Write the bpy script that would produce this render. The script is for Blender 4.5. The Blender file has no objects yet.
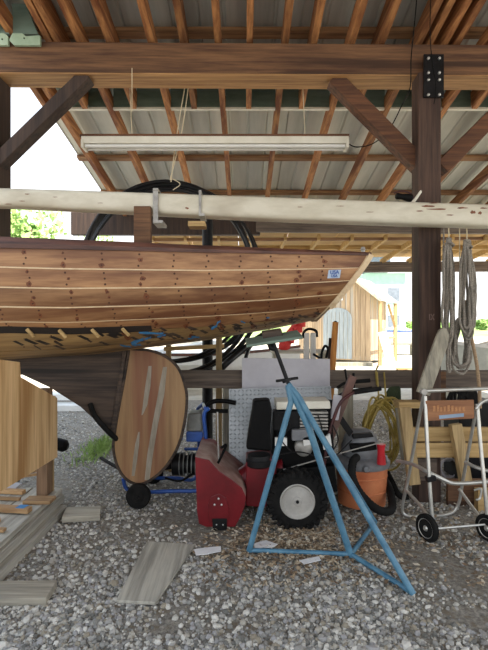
import bpy, math, random
from mathutils import Vector, Matrix, noise
R = random.Random(7)
sc = bpy.context.scene
COL = sc.collection
PI = math.pi
H = 1.5            # eye height
F = 480.0          # focal length in pixels (frame 488 x 650)

# ------------------------------------------------------------------ camera, sky, sun, exposure
cam = bpy.data.cameras.new('camera')
cam.sensor_fit = 'VERTICAL'; cam.sensor_height = 36; cam.lens = 36 * F / 650; cam.clip_end = 500
co = bpy.data.objects.new('camera', cam); COL.objects.link(co)
co.location = (0, 0, H); co.rotation_euler = (PI / 2, 0, 0)
sc.camera = co
w = bpy.data.worlds.new('sky'); sc.world = w; w.use_nodes = True
nt = w.node_tree; bg = nt.nodes['Background']
tc = nt.nodes.new('ShaderNodeTexCoord'); sx = nt.nodes.new('ShaderNodeSeparateXYZ')
rp = nt.nodes.new('ShaderNodeValToRGB')
rp.color_ramp.elements[0].position = 0.0; rp.color_ramp.elements[0].color = (1.0, 0.99, 0.97, 1)
rp.color_ramp.elements[1].position = 0.9; rp.color_ramp.elements[1].color = (0.62, 0.78, 1.0, 1)
nt.links.new(tc.outputs['Generated'], sx.inputs[0]); nt.links.new(sx.outputs['Z'], rp.inputs[0])
nt.links.new(rp.outputs[0], bg.inputs[0]); bg.inputs[1].default_value = 1.35
sun = bpy.data.lights.new('sun', 'SUN'); sun.energy = 11.0; sun.angle = 0.009; sun.color = (1.0, 0.93, 0.82)
so = bpy.data.objects.new('sun', sun); COL.objects.link(so)
so.rotation_euler = Vector((0.55, -0.42, 1.0)).to_track_quat('Z', 'Y').to_euler()
sc.view_settings.view_transform = 'Standard'; sc.view_settings.look = 'None'
sc.view_settings.gamma = 1; sc.view_settings.use_curve_mapping = False
sc.view_settings.exposure = 0.5

# ------------------------------------------------------------------ helpers
def P(px, py, d): return Vector(((px - 244) / F * d, d, H + (325 - py) / F * d))
def G(px, py, z=0.0):
    d = (H - z) * F / (py - 325); return Vector(((px - 244) / F * d, d, z))

def srgb(h):
    h = h.lstrip('#'); c = [int(h[i:i+2], 16) / 255 for i in (0, 2, 4)]
    return tuple(x / 12.92 if x <= .04045 else ((x + .055) / 1.055) ** 2.4 for x in c) + (1,)

def mat(name, c1, c2=None, rough=.6, metal=0, scale=6, stretch=(1, 1, 1), bump=.2, var=.0, c3=None, detail=5, lo=.35, hi=.65, spec=None):
    m = bpy.data.materials.new(name); m.use_nodes = True; n = m.node_tree; b = n.nodes['Principled BSDF']
    b.inputs['Roughness'].default_value = rough; b.inputs['Metallic'].default_value = metal
    if spec is not None: b.inputs['Specular IOR Level'].default_value = spec
    c2 = c2 or c1
    t = n.nodes.new('ShaderNodeTexCoord'); mp = n.nodes.new('ShaderNodeMapping'); mp.inputs['Scale'].default_value = stretch
    oi = n.nodes.new('ShaderNodeObjectInfo')
    add = n.nodes.new('ShaderNodeVectorMath'); add.operation = 'ADD'
    ml = n.nodes.new('ShaderNodeVectorMath'); ml.operation = 'SCALE'; ml.inputs['Scale'].default_value = 13.7
    n.links.new(oi.outputs['Random'], ml.inputs[0])
    n.links.new(t.outputs['Object'], mp.inputs[0]); n.links.new(mp.outputs[0], add.inputs[0]); n.links.new(ml.outputs[0], add.inputs[1])
    ns = n.nodes.new('ShaderNodeTexNoise'); ns.inputs['Scale'].default_value = scale; ns.inputs['Detail'].default_value = detail
    ns.inputs['Roughness'].default_value = .65
    n.links.new(add.outputs[0], ns.inputs['Vector'])
    r = n.nodes.new('ShaderNodeValToRGB'); e = r.color_ramp.elements
    e[0].position = lo; e[0].color = srgb(c1); e[1].position = hi; e[1].color = srgb(c2)
    n.links.new(ns.outputs['Fac'], r.inputs[0]); out = r.outputs[0]
    if c3:
        n2 = n.nodes.new('ShaderNodeTexNoise'); n2.inputs['Scale'].default_value = scale * .35; n2.inputs['Detail'].default_value = 4
        n.links.new(add.outputs[0], n2.inputs['Vector'])
        r2 = n.nodes.new('ShaderNodeValToRGB'); r2.color_ramp.elements[0].position = .52; r2.color_ramp.elements[1].position = .64
        n.links.new(n2.outputs['Fac'], r2.inputs[0])
        mx = n.nodes.new('ShaderNodeMixRGB'); mx.inputs[2].default_value = srgb(c3)
        n.links.new(r2.outputs[0], mx.inputs[0]); n.links.new(out, mx.inputs[1]); out = mx.outputs[0]
    if var:
        hs = n.nodes.new('ShaderNodeHueSaturation'); mr = n.nodes.new('ShaderNodeMapRange')
        mr.inputs['To Min'].default_value = 1 - var; mr.inputs['To Max'].default_value = 1 + var
        n.links.new(oi.outputs['Random'], mr.inputs[0]); n.links.new(mr.outputs[0], hs.inputs['Value'])
        n.links.new(out, hs.inputs['Color']); out = hs.outputs[0]
    n.links.new(out, b.inputs['Base Color'])
    if bump:
        bp = n.nodes.new('ShaderNodeBump'); bp.inputs['Strength'].default_value = bump; bp.inputs['Distance'].default_value = .01
        n.links.new(ns.outputs['Fac'], bp.inputs['Height']); n.links.new(bp.outputs[0], b.inputs['Normal'])
    return m

def wood(name, c1, c2, axis='x', rough=.75, c3=None, var=.12, bump=.35, scale=12, lo=.35, hi=.65):
    st = {'x': (.12, 2.2, 2.2), 'y': (2.2, .12, 2.2), 'z': (2.2, 2.2, .12)}[axis]
    return mat(name, c1, c2, rough=rough, scale=scale, stretch=st, bump=bump, var=var, c3=c3, lo=lo, hi=hi)

WL = {}
def setp(o, label=None, cat=None, group=None, kind=None):
    if label: o['label'] = label
    if cat: o['category'] = cat
    if group: o['group'] = group
    if kind: o['kind'] = kind
    return o
def thing(name, label, cat, loc=(0, 0, 0), group=None, kind=None):
    o = bpy.data.objects.new(name, None); COL.objects.link(o); o.location = loc; o.empty_display_size = .1
    WL[o.name] = Vector(loc); return setp(o, label, cat, group, kind)
def struct(name, loc=(0, 0, 0)): return thing(name, None, None, loc, kind='structure')

class MB:
    def __init__(s): s.v = []; s.f = []
    def add(s, vs, fs):
        k = len(s.v); s.v += [Vector(a) for a in vs]; s.f += [tuple(i + k for i in f) for f in fs]; return s
    def box(s, lo, hi):
        x0, y0, z0 = lo; x1, y1, z1 = hi
        return s.add([(x0,y0,z0),(x1,y0,z0),(x1,y1,z0),(x0,y1,z0),(x0,y0,z1),(x1,y0,z1),(x1,y1,z1),(x0,y1,z1)],
                     [(3,2,1,0),(4,5,6,7),(0,1,5,4),(1,2,6,5),(2,3,7,6),(3,0,4,7)])
    def cbox(s, c, size, rot=None):
        m = rot or Matrix.Identity(3); h = [a / 2 for a in size]; c = Vector(c)
        vs = [c + m @ Vector((sx * h[0], sy * h[1], sz * h[2])) for sx, sy, sz in
              ((-1,-1,-1),(1,-1,-1),(1,1,-1),(-1,1,-1),(-1,-1,1),(1,-1,1),(1,1,1),(-1,1,1))]
        return s.add(vs, [(3,2,1,0),(4,5,6,7),(0,1,5,4),(1,2,6,5),(2,3,7,6),(3,0,4,7)])
    def bar(s, a, b, wd, th, side=(0, 1, 0)):
        # rectangular section; th is measured along `side`, wd across it
        a = Vector(a); b = Vector(b); d = (b - a).normalized(); y = Vector(side); y = (y - d * y.dot(d)).normalized(); x = d.cross(y)
        vs = []
        for p in (a, b):
            for sx, sy in ((-1, -1), (1, -1), (1, 1), (-1, 1)): vs.append(p + x * sx * wd / 2 + y * sy * th / 2)
        return s.add(vs, [(3,2,1,0),(4,5,6,7),(0,1,5,4),(1,2,6,5),(2,3,7,6),(3,0,4,7)])
    def tube(s, pts, r, n=8, closed=False):
        pts = [Vector(p) for p in pts]; N = len(pts); rr = r if isinstance(r, (list, tuple)) else [r] * N
        k = len(s.v); prev = None
        for i, p in enumerate(pts):
            if closed: d = pts[(i + 1) % N] - pts[i - 1]
            else: d = pts[min(i + 1, N - 1)] - pts[max(i - 1, 0)]
            d.normalize()
            if prev is None:
                u = Vector((0, 0, 1)) if abs(d.z) < .9 else Vector((1, 0, 0))
                u = (u - d * u.dot(d)).normalized()
            else: u = (prev - d * prev.dot(d)).normalized()
            prev = u; v = d.cross(u)
            for j in range(n):
                a = 2 * PI * j / n; s.v.append(p + (u * math.cos(a) + v * math.sin(a)) * rr[i])
        for i in range(N if closed else N - 1):
            for j in range(n):
                a = k + i * n + j; b = k + i * n + (j + 1) % n; c = k + ((i + 1) % N) * n + (j + 1) % n; d = k + ((i + 1) % N) * n + j
                s.f.append((a, b, c, d))
        if not closed:
            s.f.append(tuple(k + j for j in range(n))[::-1]); s.f.append(tuple(k + (N - 1) * n + j for j in range(n)))
        return s
    def lathe(s, o, axis, prof, n=24):
        o = Vector(o); d = Vector(axis).normalized(); u = Vector((0, 0, 1)) if abs(d.z) < .9 else Vector((1, 0, 0))
        u = (u - d * u.dot(d)).normalized(); v = d.cross(u); k = len(s.v)
        for r, h in prof:
            for j in range(n):
                a = 2 * PI * j / n; s.v.append(o + d * h + (u * math.cos(a) + v * math.sin(a)) * max(r, 1e-4))
        for i in range(len(prof) - 1):
            for j in range(n):
                s.f.append((k + i*n + j, k + i*n + (j+1) % n, k + (i+1)*n + (j+1) % n, k + (i+1)*n + j))
        s.f.append(tuple(k + j for j in range(n))[::-1]); s.f.append(tuple(k + (len(prof)-1)*n + j for j in range(n)))
        return s
    def prism(s, pts, off):
        pts = [Vector(p) for p in pts]; off = Vector(off); n = len(pts)
        vs = pts + [p + off for p in pts]
        return s.add(vs, [tuple(range(n)), tuple(range(2*n - 1, n - 1, -1))] + [(i, i + n, (i + 1) % n + n, (i + 1) % n) for i in range(n)])
    def pp(s, px, d, th): return s.prism([P(a, b, d) for a, b in px], (0, th, 0))
    def rock(s, c, r, rnd=R, flat=.7):
        t = (1 + 5 ** .5) / 2
        V = [(-1,t,0),(1,t,0),(-1,-t,0),(1,-t,0),(0,-1,t),(0,1,t),(0,-1,-t),(0,1,-t),(t,0,-1),(t,0,1),(-t,0,-1),(-t,0,1)]
        Fc = [(0,11,5),(0,5,1),(0,1,7),(0,7,10),(0,10,11),(1,5,9),(5,11,4),(11,10,2),(10,7,6),(7,1,8),(3,9,4),(3,4,2),(3,2,6),(3,6,8),(3,8,9),(4,9,5),(2,4,11),(6,2,10),(8,6,7),(9,8,1)]
        a = rnd.random() * 6.3; ca, sa = math.cos(a), math.sin(a); ex = rnd.uniform(.7, 1.25)
        vs = []
        for x, y, z in V:
            q = r / 1.9 * rnd.uniform(.75, 1.2); x *= q * ex; y *= q; z *= q * flat
            vs.append((c[0] + ca * x - sa * y, c[1] + sa * x + ca * y, c[2] + z))
        return s.add(vs, Fc)
    def build(s, name, m, parent=None, smooth=False, label=None, kind=None, bevel=0, cat=None, group=None, stuff=False):
        me = bpy.data.meshes.new(name)
        if parent is None:
            off = Vector((0, 0, 0))
        else: off = WL[parent.name]
        if parent is None and not stuff:
            lo = [min(v[i] for v in s.v) for i in range(3)]; hi = [max(v[i] for v in s.v) for i in range(3)]
            off = Vector(((lo[0]+hi[0])/2, (lo[1]+hi[1])/2, lo[2]))
        me.from_pydata([tuple(v - off) for v in s.v], [], s.f); me.validate(); me.update()
        me.materials.append(m)
        o = bpy.data.objects.new(name, me); COL.objects.link(o)
        if parent is not None: o.parent = parent; WL[o.name] = off
        else: o.location = off; WL[o.name] = off
        if not stuff:
            import bmesh
            bm = bmesh.new(); bm.from_mesh(me); bmesh.ops.recalc_face_normals(bm, faces=bm.faces); bm.to_mesh(me); bm.free()
        if smooth:
            for p in me.polygons: p.use_smooth = True
            me.set_sharp_from_angle(angle=math.radians(40))
        if bevel:
            bv = o.modifiers.new('bevel', 'BEVEL'); bv.width = bevel; bv.segments = 2; bv.limit_method = 'ANGLE'
        if stuff: kind = 'stuff'
        return setp(o, label, cat, group, kind)
def M(): return MB()
def curve(ctrl, n=8):
    """Catmull-Rom through control points"""
    c = [Vector(p) for p in ctrl]; c = [c[0] * 2 - c[1]] + c + [c[-1] * 2 - c[-2]]; out = []
    for i in range(1, len(c) - 2):
        for k in range(n):
            t = k / n; a, b, cc, d = c[i-1], c[i], c[i+1], c[i+2]
            out.append(.5 * ((2*b) + (cc - a) * t + (2*a - 5*b + 4*cc - d) * t*t + (3*b - a - 3*cc + d) * t**3))
    out.append(c[-2]); return out
def pc(lst, d=None, n=8):
    return curve([P(a[0], a[1], a[2] if len(a) > 2 else d) for a in lst], n)

def interp(tab, x):
    if x <= tab[0][0]: return tab[0][1]
    for (a, va), (b, vb) in zip(tab, tab[1:]):
        if x <= b: return va + (vb - va) * (x - a) / (b - a)
    return tab[-1][1]

# ------------------------------------------------------------------ materials
m_beam = wood('beam wood', '#4a2f1f', '#7d5a3c', 'x', var=.05, c3='#3f2819')
m_post = wood('post wood', '#33251e', '#553f34', 'z', var=.05, c3='#35221b')
m_darkpost = wood('dark post wood', '#2a1f1a', '#46352b', 'z', var=.05)
m_brace = wood('brace wood', '#3d2518', '#6b452c', 'x', var=.1)
m_raft = wood('rafter wood', '#784a2c', '#b88352', 'y', var=.25, c3='#6a3b1f', scale=12)
m_purl = wood('purlin wood', '#6b4a31', '#a37c55', 'x', var=.15)
m_sheet = mat('galvanised roof sheet', '#a2a39e', '#c0c2bb', rough=.5, metal=.25, scale=3, stretch=(2, .15, 1), bump=.05, var=.05)
m_sheet2 = mat('lean-to roof sheet', '#c4c7bb', '#dcddd2', rough=.5, metal=.0, scale=3, stretch=(2, .15, 1), bump=.05, var=.05)
m_green = mat('green painted wood', '#506355', '#72857a', rough=.6, scale=5, stretch=(.3, 1, 1), bump=.1)
m_lgreen = mat('pale green painted plate', '#8fa68c', '#a9bda4', rough=.5, scale=5, bump=.1)
m_spar = mat('chipped cream paint', '#c3bda9', '#d8d3c2', rough=.6, scale=9, stretch=(.35, 1, 1), bump=.25, c3='#b3aa96', lo=.3, hi=.6)
m_chip = mat('bare wood patch', '#8a5a42', '#6a4a3c', rough=.8, scale=20)
m_hull = wood('planking wood', '#7a5233', '#a87e56', 'x', rough=.5, var=.16, c3='#6b4329', bump=.12, scale=9)
m_hullb = wood('bottom planking wood', '#80633f', '#b3925f', 'x', rough=.5, var=.08, c3='#5d482f', bump=.15, scale=6)
m_rail = wood('mahogany rail', '#3d231b', '#6a4335', 'x', rough=.5, var=.05)
m_caulk = mat('seam compound', '#cdb28e', '#dcc7a5', rough=.7, scale=20)
m_void = mat('hull gap shade', '#1c1511', '#2a201a', rough=.9)  # near-black stands in for shade inside the open hull gaps
m_bolt = mat('dark bung', '#3a2013', '#52301d', rough=.8, scale=40)
m_stain = mat('iron stain', '#7a4526', '#5f3219', rough=.6, scale=30)
m_blue = mat('blue masking tape', '#2f6fa8', '#4a90c4', rough=.7, scale=30, c3=None)
m_skeg = wood('deadwood', '#2b221d', '#54453a', 'x', var=.05, c3='#1e1714')
m_rud = wood('rudder wood', '#80603f', '#aa885f', 'z', rough=.55, var=.1, c3='#7b4c33', bump=.15, scale=5)
m_rudf = mat('grey filler', '#857c6c', '#a0988a', rough=.7, scale=12, stretch=(3, 3, .5), bump=.1)
m_ply = wood('plywood', '#bd9866', '#e2c090', 'z', rough=.7, var=.02, c3='#a37a4a', bump=.1, scale=9)
m_grey = wood('weathered board', '#8b887f', '#bbb7ab', 'y', var=.12, bump=.4)
m_greyx = wood('weathered cross board', '#8c877b', '#b8b1a1', 'x', var=.12, bump=.4)
m_greyz = wood('weathered upright board', '#7d786c', '#aca694', 'z', var=.12, bump=.4)
m_railw = wood('weathered rail', '#4a3f38', '#776a5e', 'x', var=.06, bump=.4)
m_lum = wood('new lumber', '#96794b', '#c4a673', 'x', var=.1)
m_lumz = wood('new lumber upright', '#8c7550', '#bfa578', 'z', var=.1)
m_stick = wood('scrap stick', '#8a6a48', '#b7946a', 'x', var=.25)
m_orange = wood('varnished plank', '#9a6028', '#c98c46', 'z', var=.05)
m_gravelbase = mat('gravel bed', '#5f5b55', '#a39e94', rough=.95, scale=48, bump=1.0, detail=10, c3='#7a7061', lo=.35, hi=.65)
m_yard = mat('pale yard dirt', '#a29b8c', '#c4bdae', rough=.95, scale=3, bump=.3)
m_white = mat('white paint', '#d8d8d4', '#e6e6e2', rough=.5, scale=4, bump=.05)
m_panelw = mat('whitewashed plywood', '#b4b2ba', '#c6c5cc', rough=.7, scale=3, bump=.05)
m_black = mat('black plastic', '#070708', '#0d0d0e', rough=.6, scale=10, bump=.05, spec=.15)
m_blackm = mat('black metal', '#111112', '#1f1f21', rough=.5, metal=.2, scale=12, spec=.25)
m_rub = mat('black rubber', '#121212', '#201f1e', rough=.85, scale=14, bump=.2, spec=.2)
m_pipe = mat('black poly pipe', '#0e0f12', '#1c1e22', rough=.3, scale=10, bump=0)
m_red = mat('red paint', '#5e0d15', '#7a1620', rough=.35, scale=4, bump=.03)
m_dust = mat('dusty red paint', '#8f6a60', '#b89f94', rough=.6, scale=6, c3='#8a4444', bump=.05)
m_steel = mat('dull steel', '#8b8985', '#b4b1ab', rough=.45, metal=.35, scale=12)
m_alu = mat('aluminium', '#b9b9b4', '#cfcfca', rough=.35, metal=.7, scale=15, bump=.03)
m_tread = mat('diamond plate', '#84888a', '#9a9da0', rough=.42, metal=.8, scale=6, bump=.02)
m_stand = mat('stand blue paint', '#3c6a85', '#5c8aa3', rough=.4, scale=9, bump=.05, var=.04)
m_dblue = mat('machine blue paint', '#1d448c', '#2a5bb0', rough=.35, scale=8, bump=.02)
m_tub = mat('orange plastic tub', '#b8643e', '#d08358', rough=.45, scale=4, bump=.02)
m_gplas = mat('grey plastic', '#6a6c6f', '#84868a', rough=.45, scale=6, bump=.02)
m_nozz = mat('red plastic nozzle', '#b8202a', '#c92c35', rough=.3)
m_hose = mat('yellow hose', '#8f7c3a', '#b8a252', rough=.4, scale=12, var=.1)
m_rope = mat('grey rope', '#6b645c', '#a0998e', rough=.9, scale=90, stretch=(1, 1, 2), bump=.6, var=.1)
m_ropet = mat('tan rope', '#8b755c', '#b89d7e', rough=.9, scale=90, stretch=(1, 1, 2), bump=.6)
m_str = mat('string', '#cfc3a4', '#dccfb2', rough=.9)
m_green2 = mat('green plastic', '#1f5a4a', '#2c6f5d', rough=.5)
m_tub2 = mat('lamp tube housing', '#d2cebe', '#e2dfd2', rough=.5, scale=5, bump=.02)
m_leaf = mat('leaf green', '#7f9f4a', '#b9cf86', rough=.7, scale=9, var=.1)
m_leaf2 = mat('tree leaf', '#6b9448', '#b3cc80', rough=.8, scale=1.2, var=.1)
m_bark = mat('bark', '#4c3b2e', '#6c5848', rough=.9, scale=9)
m_grass = mat('meadow', '#7f9a4f', '#a9bf78', rough=.95, scale=.5, bump=0)
m_shedw = wood('shed boards', '#9c8468', '#c4ac8c', 'z', var=.12, c3='#a39f96', scale=5)
m_shedroof = mat('pale green roof', '#b8cdbd', '#d3e2d6', rough=.5, scale=3, bump=.05)
m_door = wood('blue grey door', '#8d979c', '#b0b8ba', 'z', var=.05)
m_teal = mat('teal house wall', '#9cc2b6', '#b0d0c5', rough=.7, scale=2, bump=0)  # teal paled so distance haze sits in the wall colour
m_slate = mat('slate roof', '#6a7480', '#7f8994', rough=.7, scale=6)
m_paper = mat('white paper', '#d8d9dc', '#ececee', rough=.7, bump=.1)
m_chips = mat('wood chips', '#8a7257', '#c0aa8c', rough=.9, scale=30, var=.2)
m_kiln = wood('yellow sheathing', '#a8854e', '#cfae72', 'x', var=.12)
m_redfab = mat('red fabric', '#c22f2f', '#d84840', rough=.8)
m_stave = mat('dark red lever', '#2c1213', '#4d1a1b', rough=.5)
m_tank = mat('tank grey', '#70726f', '#8c8e8a', rough=.5, metal=.2, scale=9)

# ------------------------------------------------------------------ ground
me = M(); N = 40
me.add([(-9, -8, 0), (9, -8, 0), (9, 9.6, 0), (-9, 9.6, 0)], [(0, 1, 2, 3)])
me.build('ground', m_gravelbase, None, kind='structure', stuff=False)['kind'] = 'structure'
for k_, q_ in enumerate(((-60, 9.6, 60, 60), (-60, -8, -9, 9.6), (9, -8, 60, 9.6))):
    M().add([(q_[0], q_[1], 0), (q_[2], q_[1], 0), (q_[2], q_[3], 0), (q_[0], q_[3], 0)], [(0, 1, 2, 3)]).build('yard', m_yard)['kind'] = 'structure'
f = M().add([(-160, 60, -.02), (160, 60, -.02), (160, 230, 2.2), (-160, 230, 2.2)], [(0, 1, 2, 3)]).build('field', m_grass)
f['kind'] = 'structure'

def stone_mat(name, cols):
    m = bpy.data.materials.new(name); m.use_nodes = True; n = m.node_tree; b = n.nodes['Principled BSDF']; b.inputs['Roughness'].default_value = .85
    g = n.nodes.new('ShaderNodeNewGeometry'); r = n.nodes.new('ShaderNodeValToRGB'); r.color_ramp.interpolation = 'CONSTANT'
    for i, c in enumerate(cols):
        e = r.color_ramp.elements[i] if i < 2 else r.color_ramp.elements.new(i / len(cols))
        e.position = i / len(cols); e.color = srgb(c)
    n.links.new(g.outputs['Random Per Island'], r.inputs[0]); n.links.new(r.outputs[0], b.inputs['Base Color']); return m
m_stone = stone_mat('gravel stones', ['#8f8e89', '#a3a19c', '#b8b5ad', '#6f6e69', '#aaa59a', '#c9c6be', '#8d8b87', '#978f7f', '#9f9e9e', '#d2cfc7'])
m_leaves = stone_mat('leaf litter', ['#85745f', '#a59379', '#665645', '#b8ab96', '#74604c', '#958168', '#cbc1ae'])
rs = random.Random(3)
gr = M(); cnt = 0
while cnt < 46000:
    d = 2.15 + 6.5 * rs.random() ** 1.7
    x = rs.uniform(-.62, .8) * d
    nz = noise.noise(Vector((x * 1.3, d * 1.3, 0))) + .5 * noise.noise(Vector((x * 4, d * 4, 3)))
    if rs.random() > .6 + nz * 1.3: continue
    r = rs.choice((.005, .006, .007, .008, .01, .012, .017)) * rs.uniform(.8, 1.2)
    if rs.random() < .01: r *= 1.6
    gr.rock((x, d, r * .2), r, rs, .85); cnt += 1
gr.build('gravel', m_stone, None, stuff=True, cat='gravel', label='loose grey and white gravel stones covering the yard floor')
lt = M()
for i in range(2600):
    if i % 3: c = G(rs.gauss(300, 42), rs.gauss(545, 13))
    else: c = G(rs.uniform(200, 488), rs.uniform(500, 590))
    L = rs.uniform(.008, .024); W = L * rs.uniform(.3, .6); a = rs.random() * 6.3; rot = Matrix.Rotation(a, 3, 'Z') @ Matrix.Rotation(rs.uniform(-.5, .5), 3, 'X') @ Matrix.Rotation(rs.uniform(-.4, .4), 3, 'Y')
    vs = [Vector(c) + Vector((0, 0, .018)) + rot @ Vector(q) for q in ((-L, 0, 0), (-.3 * L, -W, .002), (.5 * L, -W * .7, 0), (L, 0, .004), (.4 * L, W, 0), (-.4 * L, W * .8, .003))]
    lt.prism(vs, (0, 0, .002))
lt.build('leaf_litter', m_leaves, None, stuff=True, cat='leaf litter', label='brown dry leaves and wood chips scattered under the blue stand')

# ------------------------------------------------------------------ roof
PIT = .167
def zr(y): return H + 3.146 - PIT * y                     # underside of rafters
rf = struct('roof', (0, 0, 3))
RIDGE = .2
X0, X1 = -2.22, 6.3
# long lean-to rafters and shorter main rafters
xs_long = [-1.98, -1.42, -.81, -.22, .36, .94, 1.53, 2.14, 2.76, 3.36, 3.96, 4.56, 5.16]
for i, x in enumerate(xs_long):
    M().bar((x + R.uniform(-.01, .01), 3.3, zr(3.3) + .07), (x, 8.2, zr(8.2) + .07), .056, .14, (0, .16, 1)).build('rafter', m_raft, rf, label='long lean-to rafter' if i < 0 else None)
xs_main = [-2.1, -1.69, -1.17, -.53, .05, .61, 1.2, 1.86, 2.45, 3.1, 3.7, 4.3]
for x in xs_main:
    M().bar((x, RIDGE, zr(RIDGE) + .1), (x, 5.12, zr(5.12) + .1), .055, .19, (0, .16, 1)).build('rafter', m_raft, rf)
for x in [-1.62, 1.62, 1.75]:
    M().bar((x, RIDGE, zr(RIDGE) + .1), (x, 4.75, zr(4.75) + .1), .05, .2, (0, .16, 1)).build('rafter', m_raft, rf)
for k in range(14):
    x = -2.1 + .62 * k
    M().bar((x, RIDGE, zr(RIDGE) + .1), (x, -2.3, zr(RIDGE) + .1 - 2.5 * PIT), .045, .19, (0, -.16, 1)).build('rafter', m_raft, rf)
for y in (1.2, 2.25, 3.3, 4.34, 5.22, 6.42, 7.47, 8.15):
    zz = zr(y) + .2 + .02 if y < 5.2 else zr(y) + .14 + .022
    M().bar((X0, y, zz), (X1, y, zz), .1, .045, (0, .16, 1)).build('purlin', m_purl, rf, bevel=.003)
def sheet(x, wdt, ya, yb, za, zb, m):
    b = M(); n = 4; prof = []
    for i in range(n):
        s0 = x + wdt * i / n
        prof += [(s0, 0), (s0 + .012, .014), (s0 + .026, .014), (s0 + .038, 0)]
    prof.append((x + wdt + .01, 0)); k = len(prof)
    vs = []
    for y, z in ((ya, za), (yb, zb)):
        for px, pz in prof: vs.append((px, y, z + pz))
    for y, z in ((ya, za), (yb, zb)):
        for px, pz in prof: vs.append((px, y, z + pz + .004))
    fs = []
    for i in range(k - 1):
        fs.append((i, i + 1, k + i + 1, k + i)); fs.append((2*k + i, 3*k + i, 3*k + i + 1, 2*k + i + 1))
        fs.append((i, 2*k + i, 2*k + i + 1, i + 1)); fs.append((k + i, k + i + 1, 3*k + i + 1, 3*k + i))
    fs += [(0, k, 3*k, 2*k), (k-1, 3*k-1, 4*k-1, 2*k-1)]
    b.add(vs, fs).build('roof_sheet', m, rf)
x = X0
while x < X1:
    sheet(x, .9, RIDGE, 5.45, zr(RIDGE) + .25, zr(5.45) + .25, m_sheet)
    sheet(x, .9, RIDGE, -2.5, zr(RIDGE) + .25, zr(RIDGE) + .25 - 2.7 * PIT, m_sheet)
    sheet(x, .9, 5.2, 8.4, zr(5.2) + .195, zr(8.4) + .195, m_sheet2)
    x += .9
# green blocking between rafters at the old eave, with a pale edge strip under it
allx = sorted([v for v in xs_long + xs_main if v > -2.1]); prevx = -2.0
for a in allx + [5.6]:
    if a - prevx > .1: M().box((prevx + .025, 5.13, zr(5.15) + .045), (a - .025, 5.165, zr(5.15) + .29)).build('blocking_board', m_green, rf)
    prevx = a
M().box((X0 + .2, 5.11, zr(5.15) + .012), (X1, 5.15, zr(5.15) + .034)).build('edge_strip', m_tub2, rf)
M().box((X0 - .6, 4.5, zr(4.5) + .0), (X0 + .9, 4.56, zr(4.5) + .09)).build('outrigger_board', m_purl, rf)
# pale green painted hull-shaped plates nailed over the beam, top left
g = M(); g.pp([(-6, 33), (4, 33), (8, 36), (8, 45), (-6, 45)], 4.0, .03); g.pp([(9, 40), (12, 33), (22, 33), (26, 36), (40, 35), (40, 45), (14, 45)], 4.0, .03)
t = thing('painted_plate', 'pale green painted board with pointed hanger ends above the beam, top left corner', 'board', P(16, 45, 4.02))
g.build('front_plate', m_lgreen, t, bevel=.004)
M().pp([(-14, -12), (-2, -12), (9, 34), (-14, 34)], 4.05, .03).pp([(12, -10), (20, -10), (38, 34), (12, 34)], 4.06, .03).build('back_board', m_green, t)
for a, b in ((2, 39), (24, 38)): M().lathe(P(a, b, 3.995), (0, 1, 0), [(.006, 0), (.006, .02)], 8).build('bolt_hole', m_black, t)
# far header, second low roof
hb = thing('eave_header', None, None, (1, 8, 0), kind='structure')
M().bar(P(72, 224, 8.05), P(260, 224, 8.05), .38, .12).build('header_beam', m_darkpost, hb, bevel=.008)
M().bar(P(256, 221, 7.98), P(640, 224, 7.98), .37, .1).build('header_plate', m_railw, hb, bevel=.008)
M().bar(P(240, 227, 8.06), P(640, 230, 8.06), .13, .12).build('header_beam', m_brace, hb, bevel=.006)
for px in (-90, 760):
    M().box(*((lambda a: ((a.x - .1, a.y - .1, 0), (a.x + .1, a.y + .1, a.z)))(P(px, 236, 8.2)))).build('header_post', m_darkpost, hb)
lo = thing('lower_roof', None, None, (0, 9, 0), kind='structure')
M().bar(P(150, 240, 8.4), P(620, 238, 8.4), .05, .05).build('purlin', m_purl, lo)
M().bar(P(150, 268, 10.4), P(620, 266, 10.4), .22, .1).build('purlin', m_railw, lo)
M().bar(P(120, 248, 9.2), P(620, 247, 9.2), .08, .06).build('purlin', m_kiln, lo)
for i in range(15):
    x = -1.6 + i * .58
    M().bar((x, 8.3, P(0, 237, 8.3).z), (x - .05, 10.5, P(0, 262, 10.5).z), .045, .1, (0, .1, 1)).build('rafter', m_kiln, lo)
for i in range(10):
    x = -1.9 + i * .9
    a = P(0, 229, 8.3).z; b = P(0, 257, 10.7).z
    M().prism([(x, 8.3, a), (x + .89, 8.3, a), (x + .89, 10.7, b), (x, 10.7, b)], (0, 0, .02)).build('roof_sheet', m_kiln, lo)

# ------------------------------------------------------------------ timber frame
fr = struct('timber_frame', (0, 4.1, 0))
zb, zt = P(0, 73.5, 4.06).z, P(0, 42.5, 4.06).z
a, b = Vector((-3.0, 4.15, (zb + zt) / 2)), Vector((4.2, 4.27, (zb + zt) / 2 + .02))
M().bar(a, b, zt - zb, .25).build('beam', m_beam, fr, bevel=.012)
M().bar(a + Vector((0, 0, (zb - zt) / 2 - .005)), b + Vector((0, 0, (zb - zt) / 2 - .005)), .008, .246).build('underside_bounce_strip', wood('bounce-lit beam underside', '#86613c', '#b98e5c', 'x'), fr)  # added paler strip; ground bounce under the beam put into its colour
PX0, PX1 = 1.475, 1.665
M().box((PX0, 4.05, 0), (PX1, 4.23, zb + .01)).build('post', m_post, fr, bevel=.01)
M().box((-2.4, 4.06, 0), (-2.085, 4.3, zb)).build('post', m_darkpost, fr, bevel=.01)
M().bar(P(-4, 167, 4.15), P(88, 77, 4.15), .105, .14).build('brace', m_darkpost, fr, bevel=.006)
M().bar(P(333, 80, 4.2), P(421, 168, 4.2), .13, .13).build('brace', m_brace, fr, bevel=.006)
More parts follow.
